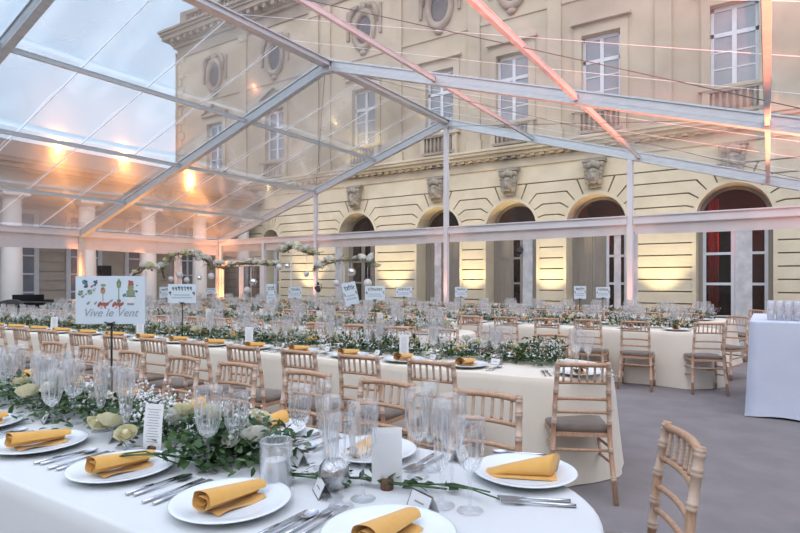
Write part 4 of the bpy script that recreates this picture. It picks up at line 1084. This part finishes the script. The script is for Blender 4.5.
def sign(px, yt, yb, wpx, Z, zbase, label, art, rot=0.0, group=None, lean=0.0):
    """a printed board clipped on a thin stand; Z is its distance from the camera"""
    a = (px - 400) / FPX; x, y = (a * cC - cS) * Z, (a * cS + cC) * Z
    z0 = CAM_H + (280 - yb) / FPX * Z; z1 = CAM_H + (280 - yt) / FPX * Z; w = wpx / FPX * Z; h = z1 - z0
    s = thing('table_sign', label, 'sign', (x, y, zbase), YAW + rot, group)
    o = MB(); o.box(-w / 2, w / 2, -.004, .004, 0, h); bd = obj('board', o, 'sign', s, (0, 0, z0 - zbase))
    if lean: bd.rotation_euler = (0, lean, 0)
    st = MB(); st.tube([(0, .012, .004), (0, .012, z0 - zbase + h * .3)], .006, 6); st.lathe([(0, 0), (.05, 0), (.05, .006), (.01, .010), (0, .010)], 16, (0, .012, .001))
    obj('stand', st, 'black_matt', s)
    cl = MB(); cl.box(-.018, .018, -.010, .02, -.010, .008); cl.tube([(-.03, -.008, .012), (0, -.012, .0), (.03, -.008, .012)], .004, 6); obj('clip', cl, 'black_matt', s, (0, 0, z0 - zbase))
    b = MB()
    if art == 'main':
        X = lambda xz: (xz - 378) / 655 * w
        Zz = lambda yz: h / 2 + (268 - yz) / 455 * h
        k = w / 655
        rn = random.Random(3)
        for cx, cy, mi, r in ((140, 105, 0, 30), (150, 140, 1, 22), (128, 95, 0, 18), (240, 100, 1, 22), (235, 125, 1, 16), (185, 190, 3, 26), (190, 205, 5, 20), (100, 200, 6, 26), (88, 215, 3, 18), (118, 238, 5, 16), (205, 140, 2, 14), (170, 300, 5, 18), (238, 300, 5, 16), (225, 175, 6, 14), (150, 215, 6, 12)):
            disc(b, X(cx), Zz(cy), r * k, r * k * .62, mi, rot=rn.uniform(-1, 1), y=-.0045 - rn.random() * .0008)
            disc(b, X(cx + 12), Zz(cy - 14), r * k * .5, r * k * .3, (mi + 1) % 7, rot=rn.uniform(-1, 1), y=-.0056)
        rect(b, X(306), X(314), Zz(280), Zz(170), 4); disc(b, X(310), Zz(180), 24 * k, 34 * k, 4); disc(b, X(314), Zz(128), 26 * k, 14 * k, 6, y=-.005); disc(b, X(306), Zz(160), 14 * k, 12 * k, 2, y=-.0052)
        rect(b, X(456), X(464), Zz(270), Zz(150), 3); b.add([(X(438), -.005, Zz(105)), (X(446), -.005, Zz(150)), (X(476), -.005, Zz(150)), (X(484), -.005, Zz(105)), (X(461), -.005, Zz(62))], [(0, 1, 2, 3, 4)], 3); rect(b, X(450), X(472), Zz(142), Zz(104), 6, -.0054); disc(b, X(461), Zz(276), 20 * k, 16 * k, 3)
        for cx in (312, 450):
            for dx, r in ((-34, 1), (34, .6), (0, .2)): disc(b, X(cx + dx), Zz(306 + abs(dx) * .1), 30 * k, 15 * k, 2, rot=r, y=-.0049)
            for dx in (-28, 18): b.add([(X(cx), -.005, Zz(312)), (X(cx + dx), -.005, Zz(352)), (X(cx + dx + 16), -.005, Zz(346))], [(0, 1, 2)], 2)
        disc(b, X(385), Zz(278), 26 * k, 9 * k, 5, rot=.6)
        disc(b, X(572), Zz(200), 42 * k, 42 * k, 6); disc(b, X(572), Zz(148), 30 * k, 28 * k, 6, y=-.005); b.add([(X(548), -.0054, Zz(132)), (X(604), -.0054, Zz(128)), (X(592), -.0054, Zz(84)), (X(556), -.0054, Zz(92))], [(0, 1, 2, 3)], 2); disc(b, X(560), Zz(90), 12 * k, 9 * k, 2, y=-.0056)
        rect(b, X(526), X(620), Zz(226), Zz(238), 0, -.0058); b.add([(X(530), -.005, Zz(240)), (X(616), -.005, Zz(240)), (X(604), -.005, Zz(315)), (X(540), -.005, Zz(315))], [(0, 1, 2, 3)], 7); rect(b, X(540), X(604), Zz(316), Zz(296), 5, -.0053)
        disc(b, X(512), Zz(222), 20 * k, 14 * k, 0, rot=.6); disc(b, X(626), Zz(186), 14 * k, 10 * k, 1, rot=-.6); disc(b, X(632), Zz(130), 9 * k, 7 * k, 0)
        link('lettering', None)
        me = text_mesh('Vive le Vent', h * .235); me.materials.append(M['ink_script'])
        DATA.objects.remove(DATA.objects['lettering'])
        link('lettering', me, s, (0, -.0048, z0 - zbase + h * .16))
    else:
        rn = random.Random(px)
        for kx in range(9):
            cx = -w * .42 + w * .84 * kx / 8; zz = h * (.80 - (.25 if kx in (0, 8) else 0) * 1)
            disc(b, cx, zz + rn.uniform(-.04, .04) * h, w * .045, h * .07, rn.choice((0, 1, 3, 4, 5)), rot=rn.uniform(-1, 1))
            disc(b, cx + w * .02, zz - h * .1, w * .03, h * .05, rn.choice((2, 3, 5, 6)), y=-.005, rot=rn.uniform(-1, 1))
        for q, (ww, zz) in enumerate(((.30, .42), (.36, .28))): 
            vs = []; n = 18
            for i in range(n + 1):
                xx = -w * ww + 2 * w * ww * i / n; zc = h * zz + h * .04 * math.sin(i * 2.4 + q)
                vs += [(xx, -.0046, zc - h * .02), (xx, -.0046, zc + h * .02)]
            b.add(vs, [(2 * i, 2 * i + 2, 2 * i + 3, 2 * i + 1) for i in range(n)], 5)
    dr_ = obj('drawing', b, INKS, s, (0, 0, z0 - zbase), fix=False)
    if lean: dr_.rotation_euler = (0, lean, 0)
sign(110.5, 276, 324, 70, 3.27, T, 'large pale sign with garden drawings and script on the front table', 'main', rot=-.02)
sign(182, 284, 303, 28, 6.75, T, 'pale sign with a row of little drawings, standing behind the large sign', 'small')
sign(375, 286, 300, 20, 8.35, T, 'wide white sign with blue drawings before a clear zip band', 'small')
sign(353, 282, 305, 14, 8.6, T, 'tall white sign leaning sideways near the dark arch', 'small', lean=-.22)
for px, yt, yb, wd, Z, w in ((166, 287, 298, 13, 13.6, 'partly hidden behind the sign with little drawings'), (211, 288, 294, 10, 14.2, 'next to the glowing corner post'), (295, 287, 298, 13, 13.3, 'before the pale courses beside the narrow window'), (404, 287, 297, 16, 11.8, 'beside the wide sign, before lit stone'), (461, 287, 297, 12, 11.4, 'between the ridge post and the third arch'),
                             (580, 286, 299, 12, 9.9, 'before taupe door panels of the fourth arch'), (603, 287, 298, 14, 9.7, 'before the red-lit glass of the fourth arch'), (271, 284, 303, 9, 13.2, 'before the narrow arched window')):
    sign(px, yt, yb, wd, Z, T, 'small white table sign on a thin stand ' + w, 'small', group='small table signs at the rear')

# ------------------------------------------------------------------ tall floral stands with hanging balls
def ptz(px, py, Z):
    a = (px - 400) / FPX; return Vector(((a * cC - cS) * Z, (a * cS + cC) * Z, CAM_H + (280 - py) / FPX * Z))
rgt = Vector((cC, cS, 0))
BALLN = 0
def floral(px, Z, branch, label, balls, seed, wht, short=''):
    rn = random.Random(seed)
    base = ptz(px, 280, Z); base.z = T
    s = thing('floral_stand', label, 'floral stand', base, 0, 'tall floral stands')
    topz = ptz(px, min(q[1] for q in branch) + 4, Z).z - T
    st = MB(); st.tube([(0, 0, .005), (0, 0, topz)], .011, 8); st.lathe([(0, 0), (.09, 0), (.09, .008), (.012, .014), (0, .014)], 18); obj('rod', st, 'alu_white', s)
    pts = [ptz(x, y, Z) - base + Vector((rn.gauss(0, .02), rn.gauss(0, .05), 0)) for x, y in branch]
    br = MB()
    for k in range(3): br.tube([p + Vector((rn.gauss(0, .02), rn.gauss(0, .03), rn.gauss(0, .025))) for p in pts], [.012] * (len(pts) - 1) + [.004], 5)
    lf = MB()
    for p, q in zip(pts, pts[1:]):
        for k in range(int((q - p).length * 130)):
            c = p.lerp(q, rn.random()); leaf(lf, c + Vector((rn.gauss(0, .03), rn.gauss(0, .05), rn.gauss(0, .03))), Vector((rn.gauss(0, 1), rn.gauss(0, 1), rn.gauss(.2, .8))), Vector((0, 0, 1)), rn.uniform(.05, .09), rn.uniform(.025, .045))
        for k in range(2): 
            c = p.lerp(q, rn.random()); d = Vector((rn.gauss(0, 1), rn.gauss(0, 1), rn.gauss(0, .6))).normalized() * rn.uniform(.12, .25); br.tube([c, c + d * .5 + Vector((0, 0, .02)), c + d], [.006, .004, .002], 4)
    obj('branch', br, 'branch', s); o = obj('foliage', lf, 'leaf_pale', s, fix=False); o['kind'] = 'stuff'
    for k in range(int(wht * 1.5)):
        i = rn.randrange(len(pts) - 1); c = pts[i].lerp(pts[i + 1], rn.random()) + Vector((rn.gauss(0, .04), rn.gauss(0, .06), rn.uniform(.0, .09)))
        o = link('rose', ROSES[rn.choice((0, 1, 1))], s, c); o.scale = (rn.uniform(1.3, 2.0),) * 3; o.rotation_euler = (rn.uniform(-.8, .8), rn.uniform(-.8, .8), 0)
    for j, (bx, by, rp, mir, tp) in enumerate(balls):
        c = ptz(bx, by, Z) + Vector((rn.gauss(0, .03), rn.gauss(0, .03), 0)); r = rp / FPX * Z; zt = ptz(bx, tp, Z).z
        h = MB(); h.ball((0, 0, 0), r, 16)
        if not mir:
            for q in range(6): h.lathe([(r * 1.01 * math.cos(a_), r * 1.01 * math.sin(a_)) for a_ in (q * .5 - 1.3, q * .5 - 1.27)], 16)
        o = obj('hanging_ball', h, 'mirror_ball' if mir else 'ball', None, c)
        obj('thread', MB().tube([(0, 0, r * .98), (0, 0, zt - c.z)], .0035, 4), 'alu_white', o)
        tag(o, ('mirrored' if mir else 'white paper') + ' ball, %s of its branch, %s' % (ORD[j + 1], short), 'hanging ornament', 'balls hung from floral stands')
floral(178, 12.6, [(160, 278), (163, 266), (172, 258), (184, 254), (197, 256), (208, 262), (214, 270)], 'tall floral stand with arched blossom branch behind the large sign', [(172, 279, 2.6, 0, 263), (179, 275, 3.4, 0, 258), (187, 280, 2.7, 0, 257), (198, 278, 2.5, 1, 258), (210, 276, 3.3, 0, 264)], 1, 11, 'behind the large sign')
floral(146, 12.0, [(133, 276), (140, 270), (147, 267), (156, 270)], 'tall floral stand with short white spray above the large sign', [], 2, 6)
floral(251, 13.4, [(214, 266), (226, 267), (238, 264), (252, 263), (266, 264), (282, 266)], 'tall floral stand with level branch before the double door', [(247, 290, 3.4, 0, 266), (253, 282, 3.6, 1, 266)], 3, 8, 'before the double door')
floral(291, 11.6, [(276, 252), (284, 249), (293, 247), (303, 250), (312, 253), (322, 252)], 'tall floral stand with full rose spray before the narrow window', [(280, 267, 3.2, 0, 253), (288, 266, 2.8, 1, 251), (308, 274, 2.8, 0, 253)], 4, 15, 'before the narrow window')
floral(344, 11.4, [(317, 270), (325, 264), (335, 261), (347, 260), (360, 259), (372, 260), (372, 266)], 'tall floral stand with bare-ended branch before the dark arch', [(336, 283, 3.3, 0, 263), (353, 272, 4.4, 1, 261), (369, 283, 4.2, 0, 267)], 5, 10, 'before the dark arch')

# ------------------------------------------------------------------ bar table with tumblers
bx0, bx1, by0, by1, bh = -.17, 1.35, 7.13, 8.75, 1.03
P = []
for (x0, y0), (x1, y1) in (((bx0, by0), (bx1, by0)), ((bx1, by0), (bx1, by1)), ((bx1, by1), (bx0, by1)), ((bx0, by1), (bx0, by0))):
    for k in range(16): P.append((x0 + (x1 - x0) * k / 16, y0 + (y1 - y0) * k / 16))
N = len(P); vs = []
for z, off in ((bh, -.01), (bh - .004, 0), (bh - .02, .003), (bh * .6, .012), (bh * .3, .02), (.04, .03), (.006, .034)):
    t = 1 - z / bh
    for i, (x, y) in enumerate(P):
        nx = (x - (bx0 + bx1) / 2) / .76; ny = (y - (by0 + by1) / 2) / .81
        o = off + t * .02 * math.sin(i * 1.25 + 1); q = max(abs(nx), abs(ny))
        ox = nx if abs(nx) > .96 * q else 0; oy = ny if abs(ny) > .96 * q else 0
        vs.append((x + ox * o, y + oy * o, z + (.02 * max(0, math.sin(i * .5)) if z < .01 else 0)))
b = MB(); b.add(vs, [(l * N + i, l * N + (i + 1) % N, (l + 1) * N + (i + 1) % N, (l + 1) * N + i) for l in range(6) for i in range(N)], 0, True); b.f.append(tuple(range(N))); b.m.append(0); b.sm.append(False)
tag(obj('bar_cloth', b, 'cloth_bar'), 'pale blue fitted cloth over the tall bar table on the open carpet', 'tablecloth')
def tumb():
    b = MB(); b.lathe([(.0, .0), (.030, .0), (.033, .004), (.038, .105), (.036, .105), (.031, .010), (.0, .008)], 12); return b.mesh('tumbler', 'cup')
TB = tumb()
for gx, nx_, gi in ((.02, 5, 'bigger'), (.47, 5, 'smaller')):
    for lay in range(2):
        for i in range(nx_):
            for j in range(4):
                tag(link('tumbler', TB, None, (gx + i * .08, by0 + .20 + j * .08, bh + .001 + lay * .107)), 'clear tumbler in the two-layer block of glasses, %s bar-table group' % ('corner' if gi == 'bigger' else 'inner'), 'glass', 'tumblers stacked on the bar table, %s block' % gi)

# ------------------------------------------------------------------ black stage gear by the side wall
gp = thing('grand_piano', 'black grand piano with closed lid by the clear side wall', 'piano', (-16.05, 6.95, 0), R(52))
out = [(-.75, -.72), (.75, -.72), (.75, .0), (.70, .35), (.5, .62), (.28, .85), (.12, 1.05), (-.15, 1.22), (-.5, 1.22), (-.75, 1.0)]
obj('case', MB().prism(out, .62, .90, 'z'), 'black', gp); obj('lid', MB().prism([(x * 1.02, y * 1.01 + .02) for x, y in out if y > -.6] + [(-.765, -.45), (.765, -.45)][::-1][:0] , .905, .935, 'z'), 'black', gp)
obj('keyboard', MB().box(-.62, .62, -.86, -.72, .66, .72), 'white_key', gp); obj('key_bed', MB().box(-.75, .75, -.88, -.70, .58, .655), 'black', gp)
b = MB(); b.box(-.35, .35, -.42, -.40, .945, 1.10); b.box(-.35, .35, -.44, -.36, .935, .947); obj('music_desk', b, 'black', gp)
for x, y in ((-.6, -.5), (.6, -.5), (-.3, .85)):
    b = MB(); b.tube([(x, y, .0), (x, y, .06), (x, y, .3), (x, y, .62)], [.035, .03, .045, .07], 10); obj('leg', b, 'black', gp)
p = ptz(2, 312, 12.75)
ac = thing('armchair', 'dark round-backed armchair beside the black piano', 'chair', (p.x, p.y, 0), YAW + PI)
b = MB(); vs = []
for i in range(13):
    t = PI * i / 12
    for r, z in ((.42, .35), (.42, 1.02 - .12 * abs(math.cos(t)) ** 2), (.34, 1.0 - .12 * abs(math.cos(t)) ** 2), (.34, .35)): vs.append((r * math.cos(t), -r * math.sin(t) * .9, z))
b.add(vs, [(i * 4 + j, i * 4 + (j + 1) % 4, (i + 1) * 4 + (j + 1) % 4, (i + 1) * 4 + j) for i in range(12) for j in range(4)], 0, True); obj('backrest', b, 'black_matt', ac)
b = MB(); b.box(-.34, .34, -.3, .3, .34, .47); obj('seat', b, 'black_matt', ac)
for x in (-.3, .3):
    for y in (-.25, .25): obj('leg', MB().tube([(x, y, 0), (x * .95, y * .95, .35)], [.015, .022], 6), 'black_matt', ac)
p = ptz(68, 300, 16.5)
fc = thing('flight_case', 'dark purple-grey case on castors between piano and post', 'case', (p.x, p.y, 0), YAW)
obj('body', MB().box(-.28, .28, -.25, .25, .10, .86), mat('case_grey', (.07, .055, .07), rough=.6), fc); b = MB()
for x in (-.28, .28): b.box(x - .012, x + .012, -.262, -.24, .1, .88)
b.box(-.29, .29, -.26, .26, .86, .89); obj('edge_trim', b, 'alu', fc)
for x in (-.2, .2):
    for y in (-.17, .17): obj('castor', MB().tube([(x - .02, y, .05), (x + .02, y, .05)], .05, 10), 'black_matt', fc)
p = ptz(104, 277, 16.8)
ls = thing('loudspeaker', 'small black loudspeaker on a pole by the clear side wall', 'loudspeaker', (p.x, p.y, 0), YAW - .5)
b = MB(); b.tube([(0, 0, .0), (0, 0, p.z)], .02, 8); b.lathe([(0, 0), (.22, 0), (.22, .015), (.03, .03), (0, .03)], 20); obj('stand', b, 'black_matt', ls)
obj('cabinet', MB().box(-.15, .15, -.12, .14, p.z - .02, p.z + .34), 'black_matt', ls); b = MB(); b.lathe([(.0, .02), (.05, .0), (.10, .012), (.11, .0)], 20)
o = obj('driver', b, 'black', ls, (0, -.125, p.z + .15)); o.rotation_euler = (PI / 2, 0, 0)

# ------------------------------------------------------------------ lamps
def lamp_body(lens):
    b = MB(); b.lathe([(.0, .05), (.075, .05), (.09, .09), (.09, .27), (.083, .285), (.078, .25), (.0, .245)], 18)
    for s in (-1, 1): b.box(s * .10 - .006, s * .10 + .006, -.02, .02, .0, .18)
    b.box(-.106, .106, -.05, .05, .0, .014); return b.mesh('housing', 'black_matt')
LB = lamp_body(0)
def light(name, kind, loc, energy, color, **kw):
    l = DATA.lights.new(name, kind); l.energy = energy; l.color = color
    o = DATA.objects.new(name, l); col.objects.link(o); o.location = loc
    for k, v in kw.items(): setattr(l, k, v)
    return o
ORANGE = (1, .33, .09); PINK = (1, .42, .30); WARM = (1, .78, .42); RED = (1, .22, .10)
def uplight(u, v, label, energy, color, aim=(0, 0, 1), spread=70, lens='lamp_orange', z=0.0, group='floor uplights in the marquee'):
    t = thing('uplight', label, 'uplight', (u, v, z), 0, group); link('housing', LB, t)
    b = MB(); b.lathe([(.0, .262), (.076, .260)], 18); obj('lens', b, lens, t)
    l = light('uplight_beam', 'SPOT', (u, v, z + .30), energy, color, spot_size=R(spread), spot_blend=.6, shadow_soft_size=.07)
    d = Vector(aim).normalized(); l.rotation_euler = d.to_track_quat('-Z', 'Y').to_euler()
for u, v, aim, e, w, cl, sp_ in ((U0 + .42, FR[3] - .5, (-.06, .06, 1), 520, 'corner post beside the double door', ORANGE, 40), (U0 + .80, 11.0, (-.58, 0, 1), 1500, 'clear side wall past the piano', ORANGE, 22), (U0 + .85, 8.75, (-.58, 0, 1), 1500, 'side-wall post by the loudspeaker', ORANGE, 22), (U0 + .45, FR[1] + .6, (-.60, 0, 1), 1500, 'nearest side-wall post', ORANGE, 22),
                        (U0 + 5, VB - .35, (0, .10, 1), 150, 'gable post beside the floral spray', PINK, 34), (U0 + 10, VB - .35, (0, .10, 1), 120, 'ridge post of the gable', PINK, 34), (U0 + 15, VB - .35, (0, .10, 1), 100, 'gable post before the fourth arch', PINK, 34),
                        (U1 - .38, FR[3] - .6, (-.55, -.2, 1), 220, 'corner post beyond the bar table', RED, 60), (U1 - .38, FR[2] + .6, (-.62, .1, 1), 4200, 'post behind the bar table', RED, 60), (U1 - .38, FR[1], (-.62, .3, 1), 3000, 'post nearest the bar table', RED, 60)):
    uplight(u, v, 'black floor uplight glowing orange at the foot of the ' + w, e, cl, aim, sp_, 'lamp_orange' if cl is ORANGE else 'lamp_pink')
# wash lights on the stonework, on the ground outside the gable
for u, w in ((-17.4, 'beside the narrow window'), (-12.75, 'between first and second wide arch'), (-9.25, 'between second and third wide arch'), (-6.25, 'between third and fourth wide arch'), (-2.8, 'on the broad pier by the last arch')):
    uplight(u, D - .95, 'floodlight on the ground outside washing the pier ' + w, 230, WARM, (0, .26, 1), 70, 'lamp_warm', -.05, 'floodlights along the facade')
# lamps inside the gallery behind the arches
for u, e in ((-.75, 60), (-3.9, 60), (-6.9, 25)):
    light('gallery_lamp', 'POINT', (u, D + 2.6, 3.0), e, (1, .12, .09), shadow_soft_size=.15)
for u in (-14.7, -10.7, -7.7, -4.7, 3.2): light('gallery_lamp', 'POINT', (u, D + 2.6, 3.9), 25, (1, .72, .5), shadow_soft_size=.2)
# stage lanterns clamped on the gable band and post
def par(px, py, Z, label):
    p = ptz(px, py, Z); t = thing('stage_lantern', label, 'stage light', p, YAW + PI, 'lanterns clamped in the gable')
    b = MB(); b.tube([(0, -.10, -.05), (0, -.02, -.02), (0, .12, .03)], [.07, .085, .09], 14); obj('can', b, 'black_matt', t)
    b = MB(); b.tube([(-.11, 0, 0), (-.11, -.02, .14), (.11, -.02, .14), (.11, 0, 0)], .009, 5); b.box(-.03, .03, -.05, .01, .13, .22); obj('yoke', b, 'black_matt', t)
par(519, 251, 14.9, 'black stage lantern clamped high on the zip band before the third arch'); par(318, 289, 18.2, 'black stage lantern low on the gable post beside the floral spray')
par(368, 281, 17.2, 'black stage lantern hanging before the dark first arch')

# ------------------------------------------------------------------ sky
w = DATA.worlds.new('World'); sc.world = w; w.use_nodes = True; nt = w.node_tree; nt.nodes.clear()
out = nt.nodes.new('ShaderNodeOutputWorld'); bg = nt.nodes.new('ShaderNodeBackground'); nt.links.new(bg.outputs[0], out.inputs[0])
tc = nt.nodes.new('ShaderNodeTexCoord'); sx = nt.nodes.new('ShaderNodeSeparateXYZ'); nt.links.new(tc.outputs['Generated'], sx.inputs[0])
rp = nt.nodes.new('ShaderNodeValToRGB'); cr = rp.color_ramp
cr.elements[0].position = .0; cr.elements[0].color = (.68, .78, .89, 1); cr.elements[1].position = .9; cr.elements[1].color = (.42, .61, .89, 1)
e = cr.elements.new(.25); e.color = (.52, .71, .94, 1)
nt.links.new(sx.outputs['Z'], rp.inputs[0])
nz = nt.nodes.new('ShaderNodeTexNoise'); nz.inputs['Scale'].default_value = 1.6; nz.inputs['Detail'].default_value = 5
mp = nt.nodes.new('ShaderNodeMapping'); mp.inputs['Scale'].default_value = (1, 1, 2.2); nt.links.new(tc.outputs['Generated'], mp.inputs[0]); nt.links.new(mp.outputs[0], nz.inputs['Vector'])
mr = nt.nodes.new('ShaderNodeMapRange'); mr.inputs[1].default_value = .42; mr.inputs[2].default_value = .75; mr.inputs[4].default_value = .6; nt.links.new(nz.outputs['Fac'], mr.inputs[0])
mx = nt.nodes.new('ShaderNodeMix'); mx.data_type = 'RGBA'; nt.links.new(mr.outputs[0], mx.inputs['Factor']); nt.links.new(rp.outputs[0], mx.inputs['A']); mx.inputs['B'].default_value = (.62, .75, .90, 1)
dv = nt.nodes.new('ShaderNodeVectorMath'); dv.operation = 'DOT_PRODUCT'; dv.inputs[1].default_value = (.33, -.58, .75); nt.links.new(tc.outputs['Generated'], dv.inputs[0])
gm = nt.nodes.new('ShaderNodeMapRange'); gm.inputs[1].default_value = .25; gm.inputs[2].default_value = 1.0; gm.interpolation_type = 'SMOOTHSTEP'; nt.links.new(dv.outputs['Value'], gm.inputs[0])
ad = nt.nodes.new('ShaderNodeMix'); ad.data_type = 'RGBA'; ad.blend_type = 'ADD'; ad.inputs['B'].default_value = (1.15, 1.03, .98, 1)
nt.links.new(gm.outputs[0], ad.inputs['Factor']); nt.links.new(mx.outputs['Result'], ad.inputs['A'])
nt.links.new(ad.outputs['Result'], bg.inputs[0]); bg.inputs[1].default_value = 1.0

# ------------------------------------------------------------------ render settings of the scene
sc.view_settings.view_transform = 'Standard'; sc.view_settings.look = 'None'; sc.view_settings.exposure = 0.68; sc.view_settings.gamma = 1.0; sc.view_settings.use_curve_mapping = False
cy = sc.cycles
cy.max_bounces = 10; cy.diffuse_bounces = 3; cy.glossy_bounces = 4; cy.transmission_bounces = 4; cy.transparent_max_bounces = 40; cy.caustics_reflective = False; cy.caustics_refractive = False
cy.sample_clamp_indirect = 6; cy.use_denoising = True
try: cy.denoiser = 'OPENIMAGEDENOISE'
except Exception: pass
cy.use_adaptive_sampling = True; cy.adaptive_threshold = .02
